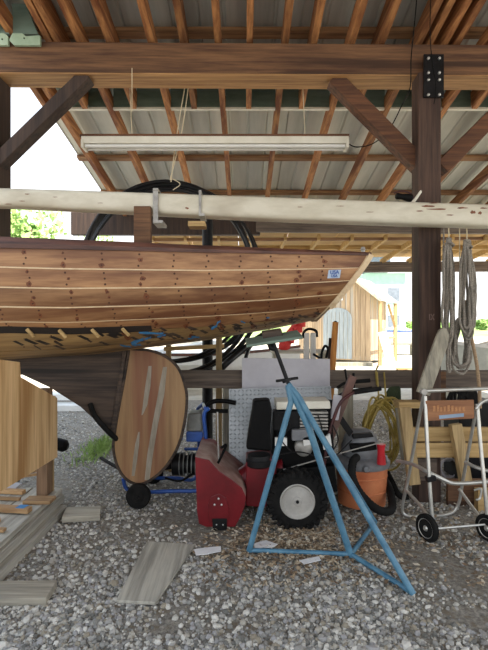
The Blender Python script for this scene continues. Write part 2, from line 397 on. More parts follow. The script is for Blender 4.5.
M().bar(P(440, 169, 4.2), P(530, 80, 4.2), .13, .13).build('brace', m_brace, fr, bevel=.006)
bp = M().pp([(424, 54), (444, 54), (444, 97), (424, 97)], 4.02, .02).build('bracket_plate', m_blackm, fr, bevel=.002)
for bx in (429, 440):
    for by in (57.5, 72, 79, 94):
        M().lathe(P(bx, by, 4.0), (0, 1, 0), [(.002, 0), (.011, .004), (.011, .02)], 8).build('bolt', m_alu, bp)
# carved mark IX on the post
cv = M(); d = 4.047
cv.bar(P(429.5, 314, d), P(429.8, 320, d), .008, .006); cv.bar(P(431, 314, d), P(434, 320, d), .008, .006); cv.bar(P(434, 314, d), P(431, 320, d), .008, .006)
cv.build('carved_numeral', wood('fresh cut wood', '#756058', '#8a746b', 'z'), fr)
# rail behind the post with its supporting boards
rl = thing('yard_rail', None, None, (0, 4.5, 0), kind='structure')
M().bar(P(60, 379, 4.48), P(560, 379, 4.48), .165, .06).build('rail', m_railw, rl, bevel=.006)
for px, wd, dz in ((232, .17, .02), (345, .14, .0), (-40, .15, 0)):
    q = P(px, 375, 4.56); M().box((q.x - wd/2, 4.52, 0), (q.x + wd/2, 4.555, q.z + dz)).build('support_board', m_greyz, rl, bevel=.004)
# dark pipe post and thin light post behind the boat
M().tube([(P(207.5, 0, 5.4).x, 5.4, 0), (P(207.5, 0, 5.4).x, 5.4, P(0, 214, 5.4).z)], .06, 14).build('pipe_post', m_blackm, None, smooth=True, label='black round steel pipe post rising behind the boat', cat='post')
fm = thing('ladder', 'thin pale ladder-like wooden frame standing behind the rudder', 'frame', (-.3, 4.9, 0))
q = P(219, 0, 4.85).x; M().box((q - .03, 4.83, 0), (q + .03, 4.87, P(0, 336, 4.85).z)).build('upright', m_lumz, fm)
q = P(169, 0, 4.95).x; M().box((q - .025, 4.9, 0), (q + .025, 4.95, P(0, 345, 4.95).z)).build('upright', m_lumz, fm)
M().bar(P(164, 349, 4.9), P(224, 346, 4.85), .04, .03).build('crossbar', m_lum, fm)

# ------------------------------------------------------------------ spar hanging across
sp = thing('painted_spar', 'long cream painted wooden spar with chipped paint hanging across the frame', 'spar', P(244, 207, 3.85))
pts = [P(-40, 197, 3.85), P(100, 202.5, 3.85), P(250, 209, 3.85), P(390, 214, 3.85), P(560, 219, 3.85)]
k = M()
for i in range(len(pts) - 1):
    pass
n = 16; rr = [.072, .08, .09, .09, .088]
sc_pts = curve(pts, 6); rad_ = [rr[min(4, int(i / 6))] + (rr[min(4, int(i / 6) + 1)] - rr[min(4, int(i / 6))]) * ((i % 6) / 6) for i in range(25)]
for i, p in enumerate(sc_pts):
    for j in range(24):
        a = 2 * PI * (j + .5) / 24; c_, s_ = math.cos(a), math.sin(a); k.v.append(p + Vector((0, math.copysign(abs(c_) ** .5, c_), math.copysign(abs(s_) ** .5, s_))) * rad_[i])
for i in range(24):
    for j in range(24): k.f.append((i*24 + j, i*24 + (j+1) % 24, i*24 + 24 + (j+1) % 24, i*24 + 24 + j))
k.f += [tuple(range(24)), tuple(600 - 1 - j for j in range(24))]
k.build('shaft', m_spar, sp, smooth=True)
def interp_r(px): return interp([(-40, .072), (100, .08), (250, .09), (390, .09), (560, .088)], px)
ch = M(); rc = random.Random(5)
for px, py, L, W in ((428, 206, 14, 2.0), (438, 209, 22, 1.5), (462, 208, 12, 1.6), (473, 212, 6, 3.2), (480, 213, 4, 3), (450, 215, 8, 1), (420, 211, 8, 1), (484, 208, 8, 1.5), (433, 203, 10, .8),
                     (27, 194, 5, 1), (22, 201, 6, .8), (8, 204, 8, .8), (55, 197, 5, .6), (187, 208, 4, 2), (300, 207, 6, .7), (340, 206, 9, .6), (370, 212, 7, .8), (100, 203, 6, .5)):
    yy = 3.85 - interp_r(px) - .0015; pt = []
    for j in range(13):
        a = 2 * PI * j / 13; pt.append(P(px + math.cos(a) * L * .5 * rc.uniform(.7, 1.15), py + math.sin(a) * W * .55 * rc.uniform(.5, 1.2), yy))
    ch.prism(pt, (0, .004, 0))
ch.build('bare_patch', m_chip, sp, stuff=True)
for px, x2, tp, bt in ((155.5, 2.6, 189, 223), (200, 1.3, 191, 216)):
    s = M(); s.pp([(px - x2, tp), (px + x2, tp), (px + x2, bt), (px - x2, bt)], 3.75, .012)
    s.pp([(px - x2, bt - 3), (px + 2 * x2 + 2, bt - 3), (px + 2 * x2 + 2, bt), (px - x2, bt)], 3.74, .2)
    s.pp([(px - x2, tp - 1), (px + x2, tp - 1), (px + x2, tp + 1), (px - x2, tp + 1)], 3.74, .2)
    s.build('hanger_strap', m_steel, sp, bevel=.002)
M().pp([(188, 221), (205, 221), (205, 226), (188, 226)], 3.78, .14).build('hanger_block', m_lum, sp)
for px, top in ((132, 60),):
    M().tube([P(px, 112, 4.0), P(px, 68, 4.0)], .003, 5).build('hanging_wire', m_str, sp)
# clamp lamp lying on the spar by the post
cl = thing('clamp_lamp', 'small black and red clamp lamp sitting on top of the cream spar by the post', 'lamp', P(404, 202, 3.86))
M().lathe(P(396, 196, 3.84), (1, .1, -.1), [(.02, 0), (.026, .01), (.022, .05), (.03, .09), (.034, .12), (.03, .13)], 14).build('lamp_body', m_black, cl, smooth=True)
M().tube(pc([(394, 193), (401, 191), (410, 193), (414, 198)], 3.84), .006, 6).build('handle', m_stave, cl, smooth=True)
M().pp([(411, 202), (415, 198), (421, 190), (422, 192), (414, 204)], 3.85, .03).build('clamp', m_tub2, cl)

# ------------------------------------------------------------------ fluorescent strip light
fl = thing('strip_light', 'long cream twin-tube strip light fixture hanging under the lean-to roof', 'light', P(215, 150, 4.5))
a, b = P(84, 143, 4.5), P(347, 144, 4.5)
M().box((a.x, 4.42, a.z - .03), (b.x, 4.54, a.z + .035)).build('housing', m_tub2, fl, bevel=.004)
M().box((a.x - .02, 4.44, a.z + .037), (b.x + .01, 4.56, a.z + .062)).build('mounting_board', m_brace, fl)
for y in (4.44, 4.52): M().tube([(a.x + .03, y, a.z - .05), (b.x - .03, y, a.z - .05)], .016, 10).build('tube', m_white, fl, smooth=True)
for x in (a.x + .012, b.x - .012): M().box((x - .012, 4.41, a.z - .07), (x + .012, 4.55, a.z - .0)).build('end_cap', m_tub2, fl)
for px in (132, 305):
    q = P(px, 134, 4.5); M().tube([q, (q.x - .03, 4.5, zr(4.5) + .02)], .004, 5).build('hanging_cord', m_str, fl)
# string holding the coil: V
st = M()
for c in ([(190, 74, 4.6), (182, 130, 4.7), (170, 180, 4.75)], [(187, 74, 4.6), (176, 140, 4.7), (171, 182, 4.75)], [(171, 178, 4.75), (180, 184, 4.72), (173, 190, 4.75)]):
    st.tube(pc(c), .005, 5)
st.build('twine', m_str, None, smooth=True, label='loose cream twine tied over the black pipe coil', cat='twine')
wr = M(); wr.tube(pc([(347, 143, 4.48), (357, 147, 4.45), (374, 143, 4.4), (390, 128, 4.35), (402, 105, 4.33), (410, 88, 4.1), (411, 60, 4.02), (413, 38, 4.0), (416, 8, 3.8), (417, -10, 3.7)]), .005, 6)
wr.build('power_cable', m_black, None, smooth=True, label='thin black cable running from the strip light up over the beam', cat='cable')
wr = M(); wr.tube(pc([(434, 104, 4.0), (436, 88, 3.99), (432, 60, 3.99), (430, 30, 3.95), (431, -8, 3.7)]), .004, 6)
wr.build('power_cable', m_black, None, smooth=True, label='short black wire hanging over the bolted plate on the post', cat='cable')

# ------------------------------------------------------------------ black pipe coil
cc = thing('pipe_coil', 'large coil of black plastic pipe hung behind the boat', 'pipe coil', P(168, 370, 5.1))
for i in range(9):
    cx, cy = 168 + rs.uniform(-3, 3), 271 + i * 1.3; rx = 84 + (i % 4) * 2.6 + rs.uniform(-1, 1); ry = cy - 181 - (i % 5) * 2.3; d = 5.05 + .045 * (i % 4)
    pts = []
    for j in range(56):
        a = 2 * PI * j / 56; low = max(0, -math.sin(a)); pts.append(P(cx + (rx + low * 10) * math.cos(a), cy - ry * math.sin(a), d + .02 * math.sin(3 * a + i)))
    M().tube(pts, .017, 8, closed=True).build('pipe_loop', m_pipe, cc, smooth=True)

# ------------------------------------------------------------------ the boat
YC = 4.02
def lerp(a, b, t): return a + (b - a) * t
XB0 = -2.08
def hb(x): return .93 - .30 * max(0, (x + 1.6) / 2.5) ** 1.6 if x > -1.6 else .93
def dn(x): return YC - hb(x)
def zs(x):
    d = dn(x); px = x / d * F + 244; return P(0, interp([(-80, 246), (0, 247.5), (120, 250), (200, 252), (370, 255)], px), d).z
def zbot(x):
    d = YC - hb(x) * .62; px = x / dn(x) * F + 244
    return P(0, interp([(-80, 366), (0, 361), (60, 358), (130, 350), (200, 342), (280, 329), (322, 321), (380, 311)], px), d).z
NS = 2.7
def S(x, zf, off=0):
    hbx = hb(x); y = hbx * max(0, 1 - zf ** NS) ** (1 / NS)
    z = lerp(zs(x), zbot(x), zf)
    # outward normal approx in yz
    ny = -(max(0, 1 - zf ** NS) ** ((NS - 1) / NS) + .02); nz = -(zf ** (NS - 1)) * .6
    l = math.hypot(ny, nz); return Vector((x, YC - y + off * ny / l, z + off * nz / l))
xt_top = P(369, 0, dn(.9)).x; xt_bot = P(323, 0, dn(.6)).x
def xend(zf): return lerp(xt_top, xt_bot, min(zf, 1) ** 1.15 if zf < .9 else 1 - (1 - .9 ** 1.15) * (1 - zf) / .1 * 1.0)
def strake(b0, b1, off, th, xa, xb, m, name, parent, cols=5, nx=60, mirror=True, gap=.0, seam=False, smooth=True):
    """b0, b1: functions of x giving the strake's edges as height fractions"""
    vs = []; fs = []
    for i in range(nx + 1):
        for j in range(cols + 1):
            u = i / nx; t = j / cols; x = 0
            zf0 = lerp(b0(xa), b1(xa), t); xe = min(xb, xend(lerp(b0(.7), b1(.7), t)))
            x = lerp(xa, xe, u); zf = lerp(b0(x) + gap, b1(x) - gap, t); zf = max(0, min(1, zf))
            vs.append(S(x, zf, off)); 
    nv = len(vs)
    for i in range(nx + 1):
        for j in range(cols + 1):
            u = i / nx; t = j / cols; xe = min(xb, xend(lerp(b0(.7), b1(.7), t))); x = lerp(xa, xe, u); zf = max(0, min(1, lerp(b0(x) + gap, b1(x) - gap, t)))
            vs.append(S(x, zf, off - th))
    c1 = cols + 1
    for i in range(nx):
        for j in range(cols):
            a = i * c1 + j; fs.append((a, a + 1, a + c1 + 1, a + c1)); fs.append((nv + a, nv + a + c1, nv + a + c1 + 1, nv + a + 1))
        a = i * c1; fs.append((a, a + c1, nv + a + c1, nv + a)); a = i * c1 + cols; fs.append((a, nv + a, nv + a + c1, a + c1))
    for j in range(cols):
        a = j; fs.append((a, nv + a, nv + a + 1, a + 1)); a = nx * c1 + j; fs.append((a, a + 1, nv + a + 1, nv + a))
    mb = M().add(vs, fs)
    ob = mb.build(name, m, parent, smooth=smooth)
    if mirror:
        mb2 = M().add([Vector((v.x, 2 * YC - v.y, v.z)) for v in vs], fs); mb2.build(name, m, parent, smooth=smooth)
    return ob
boat = thing('wooden_boat', 'brown planked wooden sailing boat stern with rudder, propped over the gravel', 'boat', (-1, YC, 1.2))
def bf(tab): return lambda x: interp(tab, x)
E = [bf([(-1.6, 0), (.8, 0)]), bf([(-1.6, .165), (-.3, .2), (.65, .22)]), bf([(-1.6, .335), (-.3, .38), (.65, .42)]), bf([(-1.6, .5), (-.3, .56), (.65, .62)]),
     bf([(-1.6, .63), (-.3, .70), (.65, .80)]), bf([(-1.6, .71), (-.3, .82), (.65, .92)]), bf([(-1.6, .90), (-.3, .93), (.65, .97)]), bf([(-1.6, 1), (.65, 1)])]
for i in range(7):
    m = m_hull if i < 4 else (m_hull if i == 4 else m_hullb)
    strake(E[i], E[i + 1], .0, .022, XB0, 9, m, 'plank', boat, gap=.0035)
def seamf(e, d): return lambda x: e(x) + d
for i in (1, 2, 3):
    strake(seamf(E[i], -.006), seamf(E[i], .006), .0015, .006, XB0, 9, m_caulk, 'seam', boat, cols=1, mirror=False)
strake(seamf(E[4], -.003), seamf(E[4], .003), .0015, .006, XB0, 9, m_caulk, 'seam', boat, cols=1, mirror=False)
# dark strip paints the shade of the gap where the plank is still missing, with four wooden wedges
xg = P(146, 0, dn(-.6)).x
strake(seamf(E[5], -.042), seamf(E[5], .018), .0035, .006, XB0, xg, m_void, 'open_seam', boat, cols=2, mirror=False)
for px in (21, 53, 86, 117):
    x = P(px, 0, dn(-1)).x; z0 = E[5](x); a = S(x - .012, z0 - .03, .012); b = S(x + .025, z0 + .03, .03)
    M().bar(a, b, .022, .02).build('wedge', m_lum, boat, bevel=.003)
# inner core so no light shows through seams
strake(lambda x: .0, lambda x: 1., -.021, .006, XB0, 9, m_void, 'frame_backing', boat, cols=14, nx=40)
# dark bungs at every frame and small iron stains
bm_ = M(); sm_ = M(); rr2 = random.Random(9)
rows = [-4, 32, 68, 104, 140, 173, 207, 239, 270, 300, 326]
for ri, px in enumerate(rows):
    x = P(px, 0, 3.2).x
    for k in range(6):
        for t in (.2, .5, .8):
            if px > 320 and rr2.random() < .5: continue
            if k > 4 and ri < 7 : 
                if rr2.random() < .3: continue
            xx = x + rr2.uniform(-.009, .009) + (.012 if t == .5 else 0) + (.018 * k if px < 250 else -.004 * k); zf = lerp(E[k](xx), E[k + 1](xx), t)
            if xx > xend(zf) - .02: continue
            c = S(xx, zf, .0); nrm = (S(xx, zf, .01) - c).normalized()
            bm_.lathe(c - nrm * .003, nrm, [(.0072, 0), (.0072, .004)], 7)
            if rr2.random() < .28:
                rad = rr2.uniform(.01, .026); vs = []
                for j in range(9):
                    a = 2 * PI * j / 9; zz = zf + math.sin(a) * rad * 1.2 / .75 * rr2.uniform(.5, 1.1); vs.append(S(xx + math.cos(a) * rad * rr2.uniform(.5, 1.1), min(.97, max(.01, zz)), .0008))
                sm_.add(vs, [tuple(range(9))])
bm_.build('bung', m_bolt, boat, stuff=True); sm_.build('iron_stain', m_stain, boat, stuff=True)
# diagonal dark stains and blue tape on the bottom planks
dk = M()
for _ in range(60):
    x = rr2.uniform(-1.6, .6); zf = lerp(E[5](x), .93, rr2.random()) if x < .2 else rr2.uniform(.85, .95); L = rr2.uniform(.015, .05)
    dk.add([S(x - L, zf - .02, .001), S(x - L * .2, zf - .024, .001), S(x + L, zf + .02, .001), S(x + L * .2, zf + .028, .001)], [(0, 1, 2, 3)])
dk.build('dark_stain', m_skeg, boat, stuff=True)
tp = M()
for px, py, L, W in ((128, 341, 16, 5), (124, 346, 10, 4), (112, 348, 9, 4), (146, 333, 26, 4), (155, 336, 10, 3), (140, 338, 8, 3), (190, 337, 9, 4), (184, 339, 6, 3), (212, 327, 7, 5), (217, 322, 4, 4), (243, 322, 5, 3), (270, 318, 4, 3)):
    x = P(px, 0, 3.2).x; best = min((abs((lambda q: 325 - (q.z - H) / q.y * F)(S(x, k / 100)) - py), k / 100) for k in range(50, 95))[1]
    hx = L / 2 / F * 3.2; hz = W / 2 / 150; tl = rr2.uniform(-.02, .02); vs = []
    for a, b in ((-1, -1), (-.3, -1.2), (.4, -.7), (1, -1), (.8, .3), (1, 1), (.1, .6), (-.5, 1.1), (-1, .5)):
        vs.append(S(x + a * hx, min(.97, best + b * hz + tl * a), .0022))
    tp.add(vs, [tuple(range(9))])
tp.build('masking_tape', m_blue, boat, stuff=True)
# sticker: two rows of blue letters on a pale blue ground
def onhull(px, py, off):
    x = P(px, 0, 3.35).x
    for _ in range(5): x = (px - 244) / F * S(x, .3, off).y
    k = min((abs((lambda q: 325 - (q.z - H) / q.y * F)(S(x, i / 200)) - py), i / 200) for i in range(5, 190))[1]
    return S(x, k, off)
sk = M().add([onhull(a, b, .003) for a, b in ((328.5, 270), (341, 269.5), (340, 278), (327.5, 278.5))], [(0, 1, 2, 3)]).build('sticker', mat('pale blue sticker', '#a9bcd4', '#b9c8dc', bump=0), boat)
def font_mesh(txt, name, mt, parent, o, ux, uz, size, off):
    cu = bpy.data.curves.new(name, 'FONT'); cu.body = txt; cu.size = size; cu.align_x = 'CENTER'; cu.align_y = 'CENTER'; cu.extrude = .0008; cu.offset = .0005
    ob = bpy.data.objects.new(name, cu); COL.objects.link(ob); bpy.context.view_layer.update()
    me = bpy.data.meshes.new_from_object(ob); bpy.data.objects.remove(ob)
    ux = Vector(ux).normalized(); uz = Vector(uz).normalized(); nn = ux.cross(uz); pl = WL[parent.name]
    for v in me.vertices: p = v.co.copy(); v.co = Vector(o) + ux * p.x + uz * p.y + nn * (p.z + off) - pl
    me.materials.clear(); me.materials.append(mt); o2 = bpy.data.objects.new(name, me); COL.objects.link(o2); o2.parent = parent; WL[o2.name] = pl; return o2
cS = onhull(334.5, 272.3, .004); cS2 = onhull(334.3, 276, .004); ux = onhull(340, 272, .004) - onhull(329, 272.4, .004); uz = onhull(334, 270, .004) - onhull(334, 277, .004)
font_mesh('USA', 'lettering', m_dblue, sk, cS, ux, uz, .036, .001); font_mesh('USA', 'lettering', m_dblue, sk, cS2, ux, uz, .026, .001)
# rail and deck
def railpts(off, dz): return None
rv = []; rfc = []; nx = 50
for i in range(nx + 1):
    x = lerp(XB0, xt_top + .015, i / nx); s0 = S(x, 0); h_ = interp([(-1.6, .072), (0, .04), (.9, .02)], x)
    for y, z in ((s0.y - .014, s0.z - .004), (s0.y - .014, s0.z + h_ * .4), (s0.y + .002, s0.z + h_), (s0.y + .05, s0.z + h_), (s0.y + .05, s0.z - .004)): rv.append((x, y, z))
for i in range(nx):
    for j in range(5): rfc.append((i*5 + j, i*5 + (j+1) % 5, i*5 + 5 + (j+1) % 5, i*5 + 5 + j))
rfc += [(0, 1, 2, 3, 4), tuple(nx*5 + j for j in (4, 3, 2, 1, 0))]
M().add(rv, rfc).build('toe_rail', m_rail, boat); M().add([(x, 2*YC - y, z) for x, y, z in rv], rfc).build('toe_rail', m_rail, boat)
dv = []; df = []
for i in range(31):
    x = lerp(XB0, xt_top, i / 30)
    for j in range(9): t = j / 8 * 2 - 1; dv.append((x, YC + t * (hb(x) - .03), zs(x) - .01 + .03 * (1 - t * t)))
for i in range(30):
    for j in range(8): a = i*9 + j; df.append((a, a+1, a+10, a+9))
M().add(dv, df).build('deck', m_hull, boat)
# transom with pale edge
tv = []; K = 14
for j in range(K + 1):
    zf = j / K; x = xend(zf); s0 = S(x, zf, .004)
    hw = YC - s0.y
    for k in range(9): t = k / 8 * 2 - 1; tv.append((x + .012 + .05 * (1 - t * t), YC + t * max(hw, .001), s0.z))
tf = [(j*9 + k, j*9 + k + 1, j*9 + 10 + k, j*9 + 9 + k) for j in range(K) for k in range(8)]
M().add(tv, tf).build('transom', m_hullb, boat)
ed = [S(xend(j / 20), j / 20, .001) + Vector((.012, 0, 0)) for j in range(17)]
eb = M()
for j in range(16): eb.bar(ed[j], ed[j+1], .036, .03)
eb.build('transom_edge', m_caulk, boat)
ev = []
for j in range(25):
    zf = j / 24 * .97; ev += [S(xend(zf) - .018, zf, .004), S(xend(zf) + .004, zf, .004)]
M().add(ev, [(2*j, 2*j+1, 2*j+3, 2*j+2) for j in range(24)]).build('transom_edge', m_caulk, boat)
M().lathe(P(363, 254, 3.45), (0, 0, 1), [(.014, 0), (.014, .025), (.02, .03), (.012, .05)], 10).build('deck_fitting', m_steel, boat)
# skeg (deadwood) and rudder on the centreline
sk2 = M().prism([P(-90, 335, YC - .04), P(128, 335, YC - .04), P(126, 345, YC - .04), P(111, 431, YC - .04), P(104, 429, YC - .04), P(80, 407, YC - .04), P(50, 388, YC - .04), P(22, 375, YC - .04), P(-90, 368, YC - .04)], (0, .08, 0))
sk2.build('deadwood', m_skeg, boat, bevel=.012)
M().bar(P(126.5, 345, YC - .02), P(112.5, 436, YC - .02), .035, .07).build('rudder_stock', m_skeg, boat, bevel=.008)
rx = [(129, 349), (147, 350), (161, 354), (172, 361), (180, 371), (185, 385), (187, 398), (185, 420), (179, 444), (168, 464), (155, 477), (142, 484), (133, 483), (124, 477), (117, 465), (113.5, 450), (114, 438), (118, 412), (124, 380)]
rxs = pc([(a, b, YC - .035) for a, b in rx + rx[:1]], n=4)[:-1]
rud = M().prism(rxs, (0, .06, 0)).build('rudder', m_rud, boat, bevel=.012)
def strip(pts, wds, d, m, nm, par, th=.004):
    L = []; Rr = []
    for (a, b), w_ in zip(pts, wds): L.append(P(a - w_, b, d)); Rr.append(P(a + w_, b, d))
    M().prism(L + Rr[::-1], (0, th, 0)).build(nm, m, par)
strip([(150, 366), (148, 385), (145, 405), (142, 415)], [1.6, 2.6, 2.2, .6], YC - .038, m_rudf, 'filler_strip', rud)
strip([(165, 367), (161, 395), (155, 425), (150, 455), (147, 480)], [2, 3.2, 2.8, 2.8, 2.4], YC - .038, m_rudf, 'filler_strip', rud)
strip([(139, 432), (137, 445), (135, 460), (133, 476)], [.7, 2, 2, 1.4], YC - .038, m_rudf, 'filler_strip', rud)
for t in ((158, 351, 148, 420), (143, 415, 137, 482)): pass
M().tube([q + Vector((0, -.002, 0)) for q in rxs], .012, 6, closed=True).build('rudder_edge', m_skeg, rud, smooth=True)
# short lumber block standing on the rail
M().bar(P(143, 246, 3.75), P(143, 207, 3.75), .13, .07).build('lumber_block', m_beam, None, bevel=.004, label='short brown wooden block standing between boat rail and spar', cat='block')

# ------------------------------------------------------------------ jack stand
js = thing('boat_stand', 'blue steel tripod jack stand propping the stern of the boat', 'stand', (.7, 3.12, 0))
top = P(297, 400, 3.1); A = G(249, 551, .02); Cc = G(413, 594, .015); D = Vector((.985, 3.6, .02)); B = G(351, 556, .015)
cap = P(290, 386, 3.09)
M().tube([A, P(291, 402, 3.08), P(288, 385, 3.09)], .019, 12).build('leg', m_stand, js, smooth=True)
M().tube([Cc, P(309, 415, 3.06), P(298, 396, 3.07), P(288, 384, 3.09)], .019, 12).build('leg', m_stand, js, smooth=True)
M().tube([D, P(312, 420, 3.14), P(300, 398, 3.13)], .017, 12).build('leg', m_stand, js, smooth=True)
M().tube([B, P(309, 428, 3.07), P(289, 385, 3.09)], .022, 14).build('centre_column', m_stand, js, smooth=True)
for q in (A, Cc, D): M().tube([q + Vector((0, 0, .005)), B + Vector((0, 0, .012))], .016, 10).build('base_brace', m_stand, js, smooth=True)
ax = (P(272, 340, 3.12) - P(289, 385, 3.09))
sc_ = M().tube([P(290, 388, 3.09), P(273, 342, 3.11)], .013, 12).build('screw_shaft', m_blackm, js, smooth=True)
M().lathe(P(287, 381, 3.09), ax, [(.012, -.006), (.03, -.006), (.03, .012), (.015, .014)], 14).tube([P(276, 381, 3.08), P(298, 378, 3.1)], .009, 6).build('screw_handle', m_blackm, js, smooth=True)
M().tube([P(269, 342, 3.12), P(271, 348, 3.11), P(276, 349, 3.11)], .018, 10).build('swivel', m_blackm, js, smooth=True)
rot = Matrix.Rotation(math.radians(-9), 3, 'Y') @ Matrix.Rotation(math.radians(8), 3, 'X')
M().cbox(P(273, 338.5, 3.15), (.36, .26, .018), rot).build('pad', m_green, js, bevel=.004, label='green edged tilted top plate')
M().cbox(P(272, 334, 3.2), (.13, .1, .05), rot).build('pad_block', m_skeg, js, bevel=.004)

# ------------------------------------------------------------------ plywood cradle box and timber stack, left
pb = thing('plywood_box', 'tan plywood cradle box under the hull at the left edge', 'box', (-1.5, 3.2, .5))
XP = -1.5
def onx(px, py): # point on the plane x = XP
    d = XP * F / (px - 244); return Vector((XP, d, H + (325 - py) / F * d))
pl = [onx(57.5, 457), onx(57.5, 398), onx(21, 377), onx(20, 362), onx(-60, 352), onx(-60, 529)]
M().prism(pl, (-.02, 0, 0)).build('side_panel', m_ply, pb, bevel=.002)
e = onx(57.5, 457); M().box((XP - .9, e.y - .005, .62), (XP - .02, e.y + .015, P(0, 396, e.y).z)).build('end_panel', m_ply, pb)
M().box((XP - .11, 3.72, .175), (XP - .025, 3.83, 1.0)).build('corner_post', wood('brown post', '#5d4632', '#82664c', 'z'), pb, bevel=.004)
M().box((XP - .045, 3.825, .175), (XP - .02, 3.845, .62)).build('batten', m_lumz, pb)
M().box((XP - .9, 2.6, .62), (XP - .03, 2.68, .7)).build('cross_bearer', m_skeg, pb)
gi = 'timbers stacked under the cradle box'
def timber(x0, x1, y0, y1, z0, z1, lab, m=m_grey):
    M().box((x0, y0, z0), (x1, y1, z1)).build('timber', m, None, bevel=.004, label=lab, cat='timber', group=gi)
timber(-1.56, -1.415, 1.75, 3.84, .0, .062, 'long grey bottom timber of the stack, outermost at the gravel')
timber(-1.78, -1.575, 1.7, 3.8, .0, .062, 'grey bottom timber of the stack behind the outermost one')
timber(-1.6, -1.465, 1.7, 3.92, .064, .128, 'long grey timber on the second layer at the stack edge')
timber(-1.82, -1.61, 1.7, 3.9, .064, .128, 'grey second layer timber inside the stack')
timber(-1.72, -1.49, 1.6, 3.93, .13, .17, 'wide grey plank on top of the stack under the scraps')
timber(-2.0, -1.73, 1.6, 3.93, .13, .17, 'wide grey top plank farthest left on the stack')
# scrap sticks on the stack
def stick(a, b, wd, th, lab, m=m_stick, nm='wood_scrap'):
    return M().bar(a, b, th, wd, (0, 1, 0)).build(nm, m, None, bevel=.002, label=lab, cat='wood scrap', group='wood scraps on the timber stack')
def S2(px, py, z): return G(px, py, z)
stick(S2(-40, 506, .2), S2(30, 510, .2), .06, .035, 'brown stick with blue tape band lying on the stack')
M().bar(S2(18, 508.8, .2) , S2(26, 509.4, .2), .038, .063).build('tape_band', m_blue, None, label='blue tape band wrapped around a brown stick', cat='tape')
stick(S2(-30, 489, .19), S2(24, 492, .19), .05, .03, 'thin tan stick behind the blue-banded stick')
stick(S2(-30, 484, .25), S2(52, 472, .27), .022, .018, 'long thin reddish stick crossing under the box')
stick(S2(-20, 480, .29), S2(50, 469, .3), .02, .015, 'long thin dark stick under the box, topmost')
stick(S2(26, 500, .187), S2(53, 500, .187), .12, .025, 'flat grey offcut near the corner post')
stick(S2(-25, 518, .187), S2(-2, 521, .187), .05, .03, 'pale offcut at the left edge of the stack')
stick(S2(-30, 529, .187), S2(5, 530, .187), .04, .02, 'small brown offcut in front on the stack')
stick(S2(-30, 497, .187), S2(20, 499, .187), .03, .02, 'narrow dark stick between two tan sticks')
M().prism([S2(0, 483, .178), S2(22, 484, .178), S2(14, 491, .178), S2(-10, 490, .178)], (0, 0, .01)).build('rag', m_panelw, None, label='crumpled pale rag on the timber stack', cat='rag')

# loose boards on the ground
def flat(pxs, th, m, name, lab, cat='board', z=0.01):
    b = M().prism([G(a, c, z + th) for a, c in pxs], (0, 0, -th)); return b.build(name, m, None, bevel=.003, label=lab, cat=cat)
flat([(66, 507), (101, 506), (100, 515), (62, 517)], .045, m_greyx, 'grey_board', 'grey weathered board end sticking out behind the timber stack')
M().prism([G(-40, 581, .05), G(57, 580, .05), G(46, 598, .05), G(-40, 599, .05)], (0, 0, -.045)).build('grey_board', m_greyx, None, bevel=.003, label='short grey board lying on gravel at the lower left edge', cat='board')
flat([(147, 541), (195, 544), (155.5, 602), (116, 600)], .018, m_grey, 'plywood_offcut', 'weathered grey plywood rectangle lying flat on the gravel')
flat([(194, 549), (208, 547), (221, 546), (221, 551), (207, 554), (196, 555)], .004, m_paper, 'paper_sheet', 'white paper scrap on gravel beside the plywood rectangle', 'paper', z=.022)
flat([(254, 543), (266, 540), (278, 544), (272, 548), (263, 547), (255, 550)], .004, m_paper, 'paper_sheet', 'white crumpled paper at the foot of the blue stand', 'paper', z=.022)
flat([(299, 560), (319, 556), (321, 560), (304, 564)], .004, m_paper, 'paper_sheet', 'white paper strip below the brace of the blue stand', 'paper', z=.022)

# ------------------------------------------------------------------ white panel and diamond plate
wp = thing('plywood_sheet', 'large whitewashed plywood panel leaning behind the machines', 'panel', (.35, 4.38, 0))
M().pp([(242, 358), (330, 359), (330, 480), (242, 480)], 4.4, .018).build('sheet', m_panelw, wp, bevel=.002)
dp = thing('diamond_plate', 'silver diamond tread metal plate leaning against the white panel', 'metal plate', (.35, 4.2, 0))
cor = [P(229, 390, 4.32), P(262, 387, 4.33), P(330, 384, 4.34), P(331, 455, 4.2), P(331, 478, 4.18), P(236, 500, 4.12), P(229, 470, 4.15)]
c0, cu_, cv_ = P(229, 389, 4.32), (P(331, 386, 4.34) - P(229, 389, 4.32)), (P(229, 470, 4.17) - P(229, 389, 4.32))
nn = cu_.cross(cv_).normalized()
if nn.y > 0: nn = -nn
M().prism([c0, c0 + cu_, c0 + cu_ + cv_ * 1.3, c0 + cv_ * 1.3], -nn * .004).build('plate', m_tread, dp)
td = M(); nu, nvv = 26, 24
for i in range(nu):
    for j in range(nvv):
        o = c0 + cu_ * ((i + .5) / nu) + cv_ * 1.3 * ((j + .5) / nvv) + nn * .001
        a = cu_.normalized(); b = cv_.normalized(); dr = (a + b).normalized() if (i + j) % 2 else (a - b).normalized(); cr = dr.cross(nn)
        td.add([o - dr * .017, o + cr * .004, o + dr * .017, o - cr * .004, o + nn * .0035], [(0, 1, 4), (1, 2, 4), (2, 3, 4), (3, 0, 4)])
td.build('raised_tread', m_tread, dp, stuff=True)
